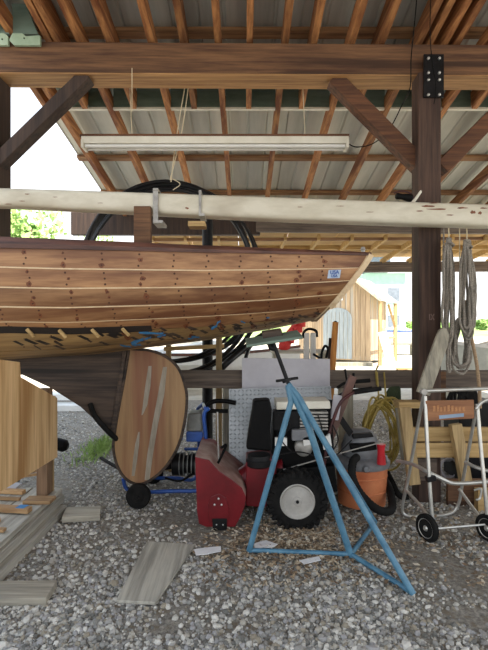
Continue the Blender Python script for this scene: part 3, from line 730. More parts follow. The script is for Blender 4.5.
# wooden stick with black tip and other uprights behind the panel
pk = thing('upright_plank', 'narrow orange-brown plank standing upright behind the white panel', 'plank', (.85, 4.6, 0))
M().bar(P(326, 470, 4.42), P(335.5, 322, 4.62), .055, .025).build('board', m_orange, pk, bevel=.004)
M().tube([P(333, 345, 4.66), P(335.5, 321, 4.66)], [.02, .014], 8).build('dark_tip', m_black, pk, smooth=True)
M().bar(P(323, 470, 4.68), P(331, 338, 4.7), .04, .03).build('dark_stake', m_darkpost, None, label='dark narrow stake beside the orange-brown plank', cat='stake')
tl = thing('hook_tool', 'small black hooked tool poking up behind the white panel', 'tool', P(320, 362, 4.6))
M().tube(pc([(321, 362), (322, 352), (325, 346), (328, 349), (326, 358)], 4.55), .012, 8).build('hook', m_black, tl, smooth=True)
M().tube(pc([(313, 354), (318, 357), (322, 360)], 4.55), .011, 8).build('lever', m_black, tl, smooth=True)
u = thing('folding_stool', 'white two-legged frame with black top edge behind the white panel', 'frame', (.6, 5.2, 0))
for px in (306.5, 313): 
    q = P(px, 0, 5.1).x; M().box((q - .028, 5.08, 0), (q + .028, 5.12, P(0, 333, 5.1).z)).build('leg', m_white, u, bevel=.004)
M().tube(pc([(303, 338), (304, 332), (309, 329), (316, 331), (317, 337)], 5.09), .014, 8).build('top_edge', m_black, u, smooth=True)
rt = M()
for i in range(9): rt.rock(P(284 + i * 1.9, 345 - i * 2.6 + rs.uniform(-2, 2), 7.0 + .0 * i), .1, rs, 1)
tt = thing('trestle_table', 'grey trestle table holding a red cloth in the yard', 'table', (.75, 7, 0))
M().box((.4, 6.8, P(0, 350, 7).z - .04), (1.2, 7.3, P(0, 350, 7).z)).build('table_top', m_greyx, tt)
for xx_ in (.45, 1.15): M().box((xx_ - .03, 6.85, 0), (xx_ + .03, 7.25, P(0, 350, 7).z - .04)).build('leg', m_greyz, tt)
rt.build('red_tarp', m_redfab, None, smooth=True, label='bright red crumpled cloth seen behind the stand pad', cat='cloth')
th_ = M().tube(pc([(270, 332, 5.3), (258, 338, 5.2), (240, 352, 5.1), (228, 362, 5.0), (218, 372, 5.0)]), .034, 10)
th_.build('black_hose', m_pipe, None, smooth=True, label='thick black hose curving down left of the white panel', cat='hose')
M().tube(pc([(262, 334, 5.3), (250, 347, 5.2), (245, 362, 5.1), (243, 380, 5.1)]), .022, 10).build('black_hose', m_pipe, None, smooth=True, label='thinner black hose dropping just behind the white panel edge', cat='hose')

# ------------------------------------------------------------------ snow blower
sb = thing('snow_blower', 'red and black two-stage snow blower with treaded wheels', 'snow blower', (.3, 3.7, 0))
d0 = 3.5
side = [(195, 457), (209, 460), (219, 471), (232, 480), (242, 488), (246, 497), (245, 506), (240, 518), (235, 527), (206, 527), (199, 524), (197, 512)]
M().pp(side, d0, .012).build('side_plate', m_red, sb, bevel=.004)
M().prism([p + Vector((0, .62, 0)) for p in [P(a, b, d0) for a, b in side]], (0, .012, 0)).build('side_plate', m_red, sb)
hs = M(); ed = [(209, 460), (219, 471), (232, 480), (242, 488), (246, 497), (245, 506), (240, 518), (235, 527)]
ed = [(195, 457)] + ed; hp = [P(a, b, d0) for a, b in ed]; nh = len(hp)
vs = [p + Vector((0, .006, .0)) for p in hp] + [p + Vector((0, .62, 0)) for p in hp] 
cen = P(218, 500, d0)
inn = [p + (Vector((cen.x, p.y, cen.z)) - p) * .04 for p in vs]
hs.add(vs + inn, [(i, i + 1, nh + i + 1, nh + i) for i in range(nh - 1)] + [(2*nh + i, 3*nh + i, 3*nh + i + 1, 2*nh + i + 1) for i in range(nh - 1)] +
       [(0, nh, 3*nh, 2*nh), (nh - 1, 3*nh - 1, 4*nh - 1, 2*nh - 1)])
hs.build('auger_housing', m_dust, sb, smooth=True, label='dust covered red housing top')
# raised bearing arch and plate bolts
M().pp([(209, 523), (208, 505), (211, 497), (219, 494), (226, 498), (229, 508), (228, 523)], d0 - .008, .01).build('bearing_boss', m_red, sb, bevel=.003)
for a, b in ((218.5, 499), (214.5, 505), (221.5, 505)): M().lathe(P(a, b, d0 - .014), (0, 1, 0), [(.003, 0), (.008, .002), (.008, .01)], 6).build('bolt', m_alu, sb)
sh = M().pp([(212, 519), (227, 519), (227, 530), (213, 531)], d0 - .02, .012).build('skid_shoe', m_blackm, sb, bevel=.003)
for a in (216.5, 223): M().lathe(P(a, 525, d0 - .024), (0, 1, 0), [(.003, 0), (.006, .002), (.006, .008)], 6).build('bolt', m_alu, sh)
ag = M(); cy = P(215, 500, d0)
pts = [(cy.x + .11 * math.cos(t * .5), d0 + .04 + .55 * t / 60, cy.z + .11 * math.sin(t * .5)) for t in range(61)]
ag.tube(pts, .012, 6); ag.tube([(cy.x, d0, cy.z), (cy.x, d0 + .62, cy.z)], .02, 8); ag.build('auger', m_stave, sb, smooth=True)
M().tube([P(215, 505, 3.9) * 1, P(255, 475, 3.85), P(285, 470, 3.8)], [.12, .12, .1], 16).build('impeller_housing', m_red, sb, smooth=True)
M().pp([(246, 462), (276, 458), (277, 500), (264, 508), (246, 506)], 3.66, .3).build('gear_case', m_red, sb, bevel=.01)
M().tube(pc([(217.5, 412, 3.75), (218, 440, 3.7), (219, 462, 3.6)]), .007, 8).build('drift_cutter', m_steel, sb, smooth=True)
M().tube(pc([(221, 448, 3.66), (226, 445, 3.66), (222, 455, 3.6), (218, 463, 3.55)]), .01, 8).build('latch', m_black, sb, smooth=True)
# chute
cht = [(253, 401), (270, 400), (272, 410), (270.5, 425), (271, 452), (246, 450), (249, 428), (252, 412)]
M().pp(cht, 3.62, .16).build('chute', m_black, sb, bevel=.02)
M().lathe(P(259, 462, 3.7), (0, 0, 1), [(.085, -.03), (.1, -.02), (.1, .02), (.09, .03), (.085, .06)], 20).build('chute_ring', m_blackm, sb, smooth=True)
# engine block
M().pp([(274, 420), (333, 418), (335, 470), (270, 474)], 3.78, .22).build('engine_shroud', m_black, sb, bevel=.02)
M().pp([(276, 402), (330, 401), (331, 409), (276, 410)], 3.72, .24).build('engine_cover', m_tub2, sb, bevel=.01, label='cream top cover')
M().pp([(273, 411), (300, 411), (300, 431), (273, 431)], 3.74, .1).build('carburettor', m_blackm, sb, bevel=.01)
M().pp([(299, 409), (331, 409), (331, 436), (299, 436)], 3.76, .1).build('engine_housing', m_black, sb, bevel=.01)
for i in range(6):
    M().pp([(300, 412 + i * 3.3), (328, 412 + i * 3.3), (328, 413.6 + i * 3.3), (300, 413.6 + i * 3.3)], 3.7, .2).build('cooling_fin', m_steel, sb)
M().lathe(P(303, 446, 3.77), (0, -1, 0), [(.07, 0), (.07, .05), (.05, .07), (.02, .075)], 18).build('recoil_starter', m_steel, sb, smooth=True)
for pts in ([(275, 438), (287, 438), (287, 446), (275, 446)], [(303, 438), (312, 436), (313, 444), (304, 446)], [(322, 440), (330, 434), (332, 446), (324, 450)]):
    M().pp(pts, 3.66, .03).build('label_plate', m_white, sb)
M().pp([(292, 430), (312, 430), (310, 441), (292, 441)], 3.66, .06).build('fuel_cap_guard', m_gplas, sb, bevel=.008)
for j, c in enumerate(([(275, 455), (300, 452), (330, 458), (352, 440)], [(282, 470), (310, 462), (345, 452), (390, 440)], [(278, 415), (290, 425), (282, 440), (292, 452)], [(318, 415), (322, 432), (316, 450), (325, 468)], [(333, 425), (338, 440), (330, 455)])):
    M().tube(pc(c, 3.62 + .02 * j), .005, 6).build('control_rod', m_blackm if j != 1 else m_steel, sb, smooth=True)
M().pp([(262, 470), (335, 466), (338, 492), (262, 500)], 3.7, .2).build('chassis', m_black, sb, bevel=.01)
# wheels
def wheel(par, c, R_, w_, hubr, nlug=22, m_h=None):
    m_h = m_h or mat('grey wheel paint', '#a5a29c', '#bdbab4', rough=.5, scale=8, bump=.03)
    c = Vector(c); y = Vector((0, 1, 0))
    ty = M().lathe(c - y * w_ / 2, y, [(hubr, .02), (hubr * 1.05, .0), (R_ * .82, -.002), (R_ * .93, .012), (R_ * .93, w_ - .012), (R_ * .82, w_), (hubr * 1.05, w_), (hubr, w_ - .02)], 36)
    o = ty.build('tyre', m_rub, par, smooth=True)
    lg = M()
    for i in range(nlug):
        for sgn in (-1, 1):
            a = 2 * PI * (i + (.25 if sgn > 0 else 0)) / nlug; dr = Vector((math.cos(a), 0, math.sin(a))); tn = Vector((-math.sin(a), 0, math.cos(a)))
            p = c + dr * R_ * .95; lg.bar(p + y * sgn * w_ * .58, p + tn * .03 + y * sgn * .01, .024, R_ * .11, dr); lg.bar(p + y * sgn * w_ * .53 - dr * .0, c + dr * R_ * .8 + y * sgn * w_ * .53, .022, .02, y)
    lg.build('tread_lug', m_rub, par, stuff=True)
    rim = M().lathe(c - y * w_ / 2, y, [(.001, -.002), (.028, .0), (.034, .01), (hubr * .6, .014), (hubr * .66, .017), (hubr * .86, .018), (hubr * .93, .008), (hubr, -.008), (hubr * 1.05, -.004), (hubr * 1.05, .03), (.01, .06)], 36).build('rim', m_h, par, smooth=True)
    M().lathe(c - y * (w_ / 2 + .004), y, [(.004, -.012), (.012, -.006), (.012, .012)], 8).build('axle_nut', m_blackm, rim)
WC = P(297, 501, 3.52)
wheel(sb, (WC.x, 3.55, .215), .222, .12, .122)
wheel(sb, (WC.x, 4.0, .215), .222, .12, .122)
M().tube([(WC.x, 3.5, .215), (WC.x, 4.15, .215)], .015, 8).build('axle', m_steel, sb)
# handles
for dd, off in ((3.72, 0), (4.05, -9)):
    h1 = pc([(322 + off, 478, dd), (328 + off, 440, dd), (334 + off, 418, dd), (341 + off, 402, dd), (352 + off, 393.5, dd), (362 + off, 391, dd)], n=6)
    M().tube(h1, .013, 10).build('handlebar', m_stave if off == 0 else m_blackm, sb, smooth=True)
    M().tube([P(354 + off, 392.5, dd), P(381 + off, 388.5, dd)], .018, 10).build('grip', m_rub, sb, smooth=True)
M().tube(pc([(337, 388, 4.0), (345, 383, 4.0), (356, 382, 4.0)]), .012, 8).tube([P(352, 382, 4.0), P(370, 380.5, 4.0)], .017, 8).build('grip', m_rub, sb, smooth=True)
M().bar(P(327, 445, 3.85), P(353, 376, 3.85), .06, .05).build('handle_panel', mat('rusty brown paint', '#4d332b', '#6f4d42', rough=.5), sb, bevel=.004)
M().bar(P(334, 420, 3.8), P(338, 395, 3.8), .07, .02).build('control_plate', m_panelw, sb, bevel=.01)
M().tube([P(347, 382, 3.9), P(345, 369, 3.9)], .008, 6).build('control_lever', m_black, sb)
M().tube([P(354, 388, 3.9), P(353.5, 373, 3.9)], .01, 6).build('control_lever', m_black, sb)
M().bar(P(340, 418, 3.95), P(355, 440, 3.95), .05, .03).build('lower_strut', m_blackm, sb)
M().bar(P(331, 400, 3.98), P(327, 440, 3.9), .05, .03).build('lower_strut', m_blackm, sb)

# ------------------------------------------------------------------ blue framed pressure washer behind rudder
pw = thing('pressure_washer', 'blue tubular framed engine machine on small wheels behind the rudder', 'machine', (-.6, 4.3, 0))
M().tube(pc([(123, 478, 4.1), (127, 489, 4.1), (140, 492, 4.1), (175, 491, 4.1), (200, 490, 4.1), (207, 480, 4.1), (206, 440, 4.1), (204, 415, 4.1), (209, 408, 4.1)]), .017, 10).build('frame_tube', m_dblue, pw, smooth=True)
M().tube(pc([(150, 478, 4.5), (175, 478, 4.5), (196, 477, 4.5), (199, 440, 4.5), (197, 412, 4.5), (203, 404, 4.4)]), .017, 10).build('frame_tube', m_dblue, pw, smooth=True)
M().tube(pc([(185, 449, 4.3), (204, 449, 4.2)]), .014, 8).tube([P(205, 408, 4.1), P(203, 404, 4.4)], .014, 8).build('frame_tube', m_dblue, pw, smooth=True)
M().pp([(187, 414), (202, 413), (203, 432), (186, 433)], 4.15, .2).build('fuel_tank', m_tank, pw, bevel=.02)
M().pp([(186, 432), (203, 432), (203, 442), (186, 442)], 4.12, .22).build('tank_base', m_dblue, pw, bevel=.01)
M().lathe(P(172, 464, 4.25), (1, 0, 0), [(.05, 0), (.1, .01), (.1, .1), (.08, .12), (.08, .16), (.095, .17), (.095, .26), (.06, .28)], 18).build('motor', m_blackm, pw, smooth=True)
for i in range(5): M().lathe(P(180 + i * 4, 464, 4.25), (1, 0, 0), [(.105, 0), (.105, .008)], 18).build('cooling_fin', m_tank, pw)
M().pp([(150, 440), (172, 438), (172, 470), (150, 472)], 4.25, .2).build('engine_body', m_blackm, pw, bevel=.02)
M().tube(pc([(165, 478, 4.15), (180, 481, 4.15), (192, 474, 4.15)]), .01, 8).build('outlet_pipe', m_black, pw, smooth=True)
for y in (3.93, 4.55):
    wc = P(139, 0, 3.95).x
    ww = M().lathe((wc, y - .03, .1), (0, 1, 0), [(.03, -.004), (.05, .006), (.06, 0), (.09, 0), (.1, .01), (.1, .05), (.09, .06), (.05, .055)], 28).build('wheel', m_rub, pw, smooth=True)
    M().lathe((wc, y - .038, .1), (0, 1, 0), [(.012, 0), (.018, .006), (.018, .02)], 10).build('hub', m_blackm, ww)
M().tube([(P(139, 0, 3.95).x, 3.9, .1), (P(139, 0, 3.95).x, 4.58, .1)], .01, 8).build('axle', m_blackm, pw)
M().bar(P(127, 488, 4.1), P(137, 497, 4.1), .03, .02).build('wheel_bracket', m_blackm, pw)
# pole jack near the washer
M().bar(P(186, 372, 4.9), P(181, 440, 4.6), .03, .03).build('blue_strut', m_dblue, None, label='slanting blue metal strut between rudder and pipe post', cat='strut')
hz = thing('black_handle_hose', 'black bent tube handle above the red auger housing', 'tube', P(213, 420, 4.2))
M().tube(pc([(207, 430, 4.2), (206, 410, 4.2), (212, 402, 4.2), (224, 401, 4.2), (236, 403, 4.2)]), .02, 10).build('bent_tube', m_black, hz, smooth=True)
M().tube(pc([(208, 411, 4.15), (218, 411, 4.15), (228, 411, 4.15)]), .018, 10).build('handle_bar', m_black, hz, smooth=True)
M().tube(pc([(90, 404, 3.96), (95, 416, 3.92), (104, 427, 3.92), (113, 436, 3.93), (122, 444, 4.15), (130, 452, 4.2)]), .022, 8).tube(pc([(101, 458, 4.7), (111, 464, 4.5), (122, 470, 4.3)]), .016, 8).build('black_hose', m_rub, None, smooth=True, label='black hose looping out behind the rudder and deadwood', cat='hose')
# dark block by the plywood box
M().lathe(P(55, 443, 4.6), (1, 0, -.3), [(.05, 0), (.06, .02), (.06, .1), (.03, .13)], 12).build('black_bucket', m_black, None, smooth=True, label='small black container behind the plywood box edge', cat='container')

# ------------------------------------------------------------------ shop vacuum
sv = thing('shop_vacuum', 'orange tub shop vacuum with grey lid and black hose', 'vacuum', (P(361, 0, 4).x, 4.0, 0))
vx = P(361.5, 0, 4).x
M().lathe((vx, 4.0, .0), (0, 0, 1), [(.17, .02), (.192, .03), (.196, .1), (.205, .25), (.21, .34), (.2, .345)], 40).build('tub', m_tub, sv, smooth=True)
M().lathe((vx, 4.0, .14), (0, 0, 1), [(.198, .0), (.204, .004), (.204, .01), (.2, .014)], 40).lathe((vx, 4.0, .26), (0, 0, 1), [(.204, .0), (.21, .004), (.21, .01), (.206, .014)], 40).build('tub_rib', m_tub, sv, smooth=True)
M().lathe((vx, 4.0, .34), (0, 0, 1), [(.222, 0), (.23, .01), (.23, .045), (.215, .06), (.15, .085), (.1, .09)], 40).build('lid', m_gplas, sv, smooth=True)
M().lathe((vx - .01, 4.0, .42), (0, 0, 1), [(.15, 0), (.16, .03), (.155, .08), (.145, .1), (.13, .16), (.10, .2), (.05, .22)], 28).build('motor_head', m_gplas, sv, smooth=True)
M().pp([(350, 445), (376, 443), (377, 450), (352, 453)], 3.83, .05).build('vent_grille', m_black, sv, bevel=.005)
M().pp([(353, 435), (372, 433), (374, 437), (353, 439)], 3.86, .05).build('carry_handle', m_blackm, sv, bevel=.005)
M().tube([P(381.5, 464, 3.8), P(381, 450, 3.8), P(381, 444, 3.8)], [.036, .028, .036], 14).build('nozzle', m_nozz, sv, smooth=True)
M().tube(pc([(386, 455, 3.75), (388, 462, 3.72)]), .008, 8).lathe(P(366, 469, 3.77), (0, -1, 0), [(.025, -.03), (.03, .0), (.02, .02)], 12).build('latch', m_gplas, sv, smooth=True)
hp_ = pc([(357, 457, 3.78), (353, 462, 3.72), (352, 475, 3.68), (358, 490, 3.66), (369, 503, 3.62), (381, 511, 3.6), (391, 510, 3.66), (392, 500, 3.8), (389, 488, 3.95), (384, 478, 4.2)])
for i, q in enumerate(hp_): q.z = max(q.z, .04)
M().tube(hp_, [.03 + (.0025 if i % 2 else 0) for i in range(len(hp_))], 12).build('hose', m_rub, sv, smooth=True)
bh = pc([(386, 470, 4.35), (392, 482, 4.2), (398, 494, 4.1), (408, 500, 4.1)])
M().tube([Vector((q.x, q.y, max(q.z, .03))) for q in bh], .026, 10).build('black_hose', m_rub, None, smooth=True, label='black hose end on the gravel right of the orange vacuum', cat='hose')

# ------------------------------------------------------------------ yellow hose coil on the rail
yc = thing('yellow_hose_coil', 'tangled yellow garden hose coil hanging from the rail', 'hose', P(380, 470, 4.35))
for i in range(15):
    cx = 380 + rs.uniform(-5, 5); cy = 428 + rs.uniform(-3, 10); rx_ = rs.uniform(10, 21); ry_ = (cy - 396 - rs.uniform(0, 10)) * 1.0; d = rs.uniform(4.28, 4.4); tl = rs.uniform(-.2, .2)
    pts = []
    for j in range(36):
        a = 2 * PI * j / 36; lx = rx_ * math.cos(a) * (1 - .25 * math.sin(a)); ly = ry_ * math.sin(a); pts.append(P(cx + lx + tl * ly, cy - ly + 1.5 * math.sin(3 * a + i), d + .03 * math.sin(2 * a + i)))
    M().tube(pts, .0095, 7, closed=True).build('hose_loop', m_hose, yc, smooth=True)
for px, x2 in ((377, 379), (384, 386)): M().tube(pc([(px, 372, 4.42), (px + 1, 385, 4.38), (x2, 402, 4.34)]), .008, 6).build('tie', m_hose, yc, smooth=True)
M().tube(pc([(377, 385, 4.43), (376, 372, 4.42), (378, 366, 4.45)]), .008, 6).build('tie', m_hose, yc, smooth=True)
gb = M()
for i in range(7): gb.tube(pc([(385 + i, 404, 4.44), (388 + i * 1.5, 392 - i * .3, 4.43), (393 + i, 388, 4.44), (396 + i * .6, 400, 4.45)], n=5), .014, 7)
gb.build('dark_cord_bundle', mat('dark green cord', '#26301f', '#3c4a30', rough=.8), None, smooth=True, label='bundle of dark green cord hung beside the yellow hose', cat='cord')

# ------------------------------------------------------------------ lumber bin at right
lb = thing('lumber_bin', 'pale lumber open frame bin standing behind the aluminium cart', 'bin', (1.9, 4.6, 0))
def lx(px, d): return (px - 244) / F * d
M().box((lx(398, 3.9), 3.88, P(0, 408, 3.9).z), (lx(422, 3.9), 4.03, P(0, 402, 3.9).z)).build('top_board', m_lum, lb, bevel=.003)
M().bar(P(404, 407, 3.9), P(414, 484, 3.87), .09, .06).build('upright', m_lumz, lb, bevel=.003)
M().bar(P(399, 408, 3.99), P(405, 460, 3.99), .05, .06).build('upright', m_greyz, lb, bevel=.003)
M().bar(P(455, 424, 3.9), P(466, 484, 3.87), .085, .07).build('upright', m_lumz, lb, bevel=.003)
M().box((lx(409, 3.96), 3.94, P(0, 441, 3.96).z), (lx(540, 3.96), 3.975, P(0, 427, 3.96).z)).build('rail_board', m_lum, lb, bevel=.003)
M().box((lx(409, 3.96), 3.94, P(0, 457, 3.96).z), (lx(540, 3.96), 3.975, P(0, 442.5, 3.96).z)).build('rail_board', m_lum, lb, bevel=.003)
M().box((lx(447, 4.0), 3.98, 0), (lx(540, 4.5), 4.02, P(0, 479, 4.0).z)).build('bottom_board', m_beam, lb, bevel=.003)
M().box((lx(414, 4.0), 3.98, P(0, 458, 4.0).z), (lx(436, 4.0), 4.02, P(0, 480, 4.0).z)).build('side_board', m_railw, lb, bevel=.003)
M().box((lx(470, 4), 3.86, 0), (lx(486, 4), 3.93, P(0, 487, 3.93).z)).build('block', m_lum, lb, bevel=.003)
M().box((lx(458, 4.62), 4.6, 0), (lx(500, 4.62), 4.95, P(0, 403, 4.6).z)).build('dark_crate', m_blackm, None, label='dark crate inside the lumber bin behind the cart board', cat='crate')
wc_ = M()
for i in range(9): wc_.tube([P(449 + (8 + i * .8) * math.cos(a * .35) , 468 + (10 - i * .3) * math.sin(a * .35), 4.7 + i * .012) for a in range(18)], .008, 6, closed=True)
wc_.build('cable_coil', m_panelw, None, smooth=True, label='pale coiled cable seen low through the lumber bin', cat='cable')
# rounded grey board leaning on the post
bb = [(447, 329), (443.5, 327.5), (439.5, 330), (436, 338), (417, 392), (430, 396), (448, 346), (449.5, 335)]
pts = []
for a, b in bb: dd = 3.86 + (b - 328) / 70 * -.1; pts.append(P(a, b, dd))
M().prism(pts, (0, .03, 0)).build('leaning_board', m_greyz, None, bevel=.004, label='grey round-ended board leaning against the brown post', cat='board')
M().pp([(436, 372), (446, 372), (446, 402), (436, 402)], 4.4, .04).build('brown_block', m_beam, None, label='short brown board behind the rounded grey board', cat='board')

# ------------------------------------------------------------------ ropes
def ropecoil(lab, cx, top, bot, wpx, d, n, m, seed, sway=0):
    r_ = random.Random(seed); t = thing('rope_coil', lab, 'rope', P(cx, bot, d))
    for i in range(n):
        b = bot - r_.uniform(0, .25) * (bot - top); ww = wpx * r_.uniform(.3, 1) ; c = cx + r_.uniform(-2, 2); dd = d + r_.uniform(-.06, .06); pts = []
        ph = r_.uniform(0, 6)
        for j in range(30):
            a = 2 * PI * j / 30; f_ = (1 - math.sin(a)) / 2
            pts.append(P(c + ww * math.cos(a) * (.35 + .65 * f_) + sway * f_ + .8 * math.sin(5 * a + ph), lerp(top, b, f_), dd + .02 * math.sin(a * 2 + ph)))
        M().tube(pts, .0105, 7, closed=True).build('rope_strand', m, t, smooth=True)
    M().tube([P(cx, top + 2, d), P(cx - .5, 218, d - .05)], .005, 6).build('hanging_cord', m_str, t, smooth=True)
    M().tube(pc([(cx - 4, top + 6, d - .05), (cx, top + 4, d - .07), (cx + 5, top + 7, d - .05), (cx, top + 10, d + .04)]), .008, 6).build('wrap', m, t, smooth=True)
    return t
ropecoil('grey rope coil hanging right beside the brown post', 449, 238, 374, 6.5, 3.93, 8, m_rope, 2)
ropecoil('taller grey-brown rope coil hanging at the right edge of the ropes', 467, 240, 342, 10, 3.95, 12, m_rope, 4, 1)
tr = ropecoil('lower tangled rope loops hanging between the two coils', 460, 318, 378, 15, 3.99, 9, m_rope, 6)
M().tube(pc([(466, 300, 4.0), (470, 330, 4.0), (476, 360, 4.0), (479, 385, 4.0), (480, 408, 4.02)]), .015, 8).build('rope', m_ropet, None, smooth=True, label='thick tan rope end hanging down past the cart top', cat='rope')
M().tube(pc([(444, 225, 3.92), (443, 280, 3.92), (445, 320, 3.92), (442, 345, 3.95)]), .007, 7).build('rope', m_rope, None, smooth=True, label='single straight pale cord against the post edge', cat='rope')
gbk = M()
for i in range(8): gbk.tube(pc([(446 + i * 4, 412, 4.3), (450 + i * 3.2, 394 - (i % 3) * 2, 4.3), (458 + i * 2.5, 392, 4.3), (466 + i * 2, 412, 4.3)], n=5), .014, 6)
gbk.build('dark_rope_pile', m_rub, None, smooth=True, label='pile of dark rope loops behind the cart top bar', cat='rope')
M().lathe(P(467, 392, 4.6), (0, 0, 1), [(.05, 0), (.055, .02), (.055, .16), (.03, .18)], 16).build('green_bottle', m_green2, None, smooth=True, label='dark green container beyond the rail under the ropes', cat='container')

# ------------------------------------------------------------------ aluminium cart
ct = thing('folding_cart', 'folding aluminium tube cart with small wheels and stencilled board', 'cart', (1.6, 3.4, 0))
dF = 3.35
def tb(lst, r=.0125, name='tube', m=m_alu, n=8): return M().tube(pc(lst, n=6), r, 10).build(name, m, ct, smooth=True)
tb([(424, 394, 3.45), (417, 430, 3.55), (408, 480, 3.68), (402.5, 506, 3.75), (406, 515.5, 3.75), (425, 516, 3.75), (448, 514, 3.75), (458, 505, 3.75), (463, 480, 3.7), (476, 410, 3.5)], name='rear_leg_frame')
tb([(425, 396, 3.42), (427, 440, 3.38), (430, 490, 3.34), (433, 525, 3.32)], .0135, 'front_leg')
tb([(477, 404, 3.42), (481, 450, 3.38), (485, 490, 3.34), (488, 525, 3.32)], .0135, 'front_leg')
tb([(424, 391, 3.43), (460, 389.5, 3.43), (510, 388, 3.43)], .014, 'top_bar')
tb([(476, 409, 3.4), (482, 402, 3.4), (492, 398, 3.4)], .012, 'handle_bar')
tb([(397, 461, 3.75), (412, 464, 3.6), (426, 471, 3.4), (440, 478, 3.36), (452, 483, 3.36), (470, 483, 3.36), (505, 480, 3.36)], .014, 'bed_rail')
tb([(465, 462, 3.6), (478, 468, 3.5), (500, 474, 3.4)], .013, 'bed_rail')
tb([(406, 490, 3.7), (418, 503, 3.55), (429, 517, 3.36)], .012, 'stay')
tb([(459, 489, 3.7), (472, 507, 3.55), (485, 524, 3.36)], .012, 'stay')
M().tube([P(431, 529, 3.33), P(490, 524, 3.33)], .008, 8).build('axle', m_alu, ct, smooth=True)
M().lathe(P(424.5, 392, 3.41), (0, 1, 0), [(.022, 0), (.022, .04)], 10).build('hinge', m_steel, ct, smooth=True)
M().pp([(427, 478), (436, 476), (437, 481), (428, 483)], 3.33, .05).build('clamp_bracket', m_blackm, ct, bevel=.004)
M().tube(pc([(474, 490, 3.36), (481, 489, 3.34), (480, 498, 3.34), (476, 500, 3.34)]), .008, 6).build('hook', m_alu, ct, smooth=True)
bd = M().pp([(425.5, 401), (474, 400), (474.5, 418.5), (426, 421)], 3.4, .02).build('name_board', wood('stencilled board', '#7a5138', '#a0714e', 'x'), ct, bevel=.002)
m_st = mat('orange stencil', '#a3714a', '#b98558', rough=.7, scale=60, bump=0)
rb = random.Random(12)
sx_ = M(); xx = 433
for i in range(9):   # illegible stencilled marks, uneven blocks as in the worn original
    h1 = rb.uniform(4, 7); sx_.pp([(xx, 411.5 - h1), (xx + 2.4, 411.3 - h1), (xx + 2.6, 411.2), (xx + .2, 411.6)], 3.397, .003); xx += rb.uniform(3.0, 4.2)
sx_.build('worn_stencil', m_st, bd)
M().pp([(439, 415.5), (464, 413.2), (464, 416.6), (439.5, 419)], 3.397, .003).build('blue_label', mat('grey blue label', '#7a8fa8', '#8fa2b8', rough=.6), bd)
def cwheel(px, d, nm='wheel'):
    rot_ax = Vector((.95, .42, .0)).normalized(); c = P(px, 529, d); c.z = .096
    w1 = M().lathe(c - rot_ax * .02, rot_ax, [(.066, .006), (.07, 0), (.085, 0), (.095, .008), (.095, .034), (.085, .042), (.07, .042), (.066, .036)], 28).build(nm, m_rub, ct, smooth=True)
    M().lathe(c - rot_ax * .018, rot_ax, [(.012, -.006), (.02, .004), (.05, .01), (.066, .002), (.068, .03), (.02, .034)], 24).build('hub', m_alu, w1, smooth=True)
cwheel(427, 3.32); cwheel(488, 3.32)

# ------------------------------------------------------------------ weeds
gt = M(); rg = random.Random(4)
for i in range(420):
    c = P(97, 452, 5.2); bx = -1.74 + rg.gauss(0, .09) ; by = 5.75 + rg.gauss(0, .28); hh = rg.uniform(.02, .1) ; a = rg.random() * 6.3; ln = rg.uniform(.02, .09)
    w0 = .006; dx, dy = math.cos(a), math.sin(a); p0 = Vector((bx, by, 0)); 
    gt.add([p0 + Vector((-dy * w0, dx * w0, 0)), p0 + Vector((dy * w0, -dx * w0, 0)), p0 + Vector((dx * ln * .4 + dy * w0, dy * ln * .4 - dx * w0, hh * .6)), p0 + Vector((dx * ln, dy * ln, hh)), p0 + Vector((dx * ln * .4 - dy * w0, dy * ln * .4 + dx * w0, hh * .6))], [(0, 1, 2, 3, 4)])
gt.build('grass_tuft', m_leaf, None, stuff=True, label='bright green weeds growing from the gravel beyond the boat', cat='weeds')

# ------------------------------------------------------------------ background
# pale timbers lying beyond the shed floor (left, under the deadwood)
for i, (z0, z1, y) in enumerate(((0, .11, 8.3), (.15, .26, 8.6))):
    M().box((-7, y, z0), (-1.2, y + .35, z1)).build('white_timber', m_white, None, bevel=.01, label=['long white timber lying on the yard, lower and nearer one', 'long white timber lying on the yard, upper and farther one'][i], cat='timber')
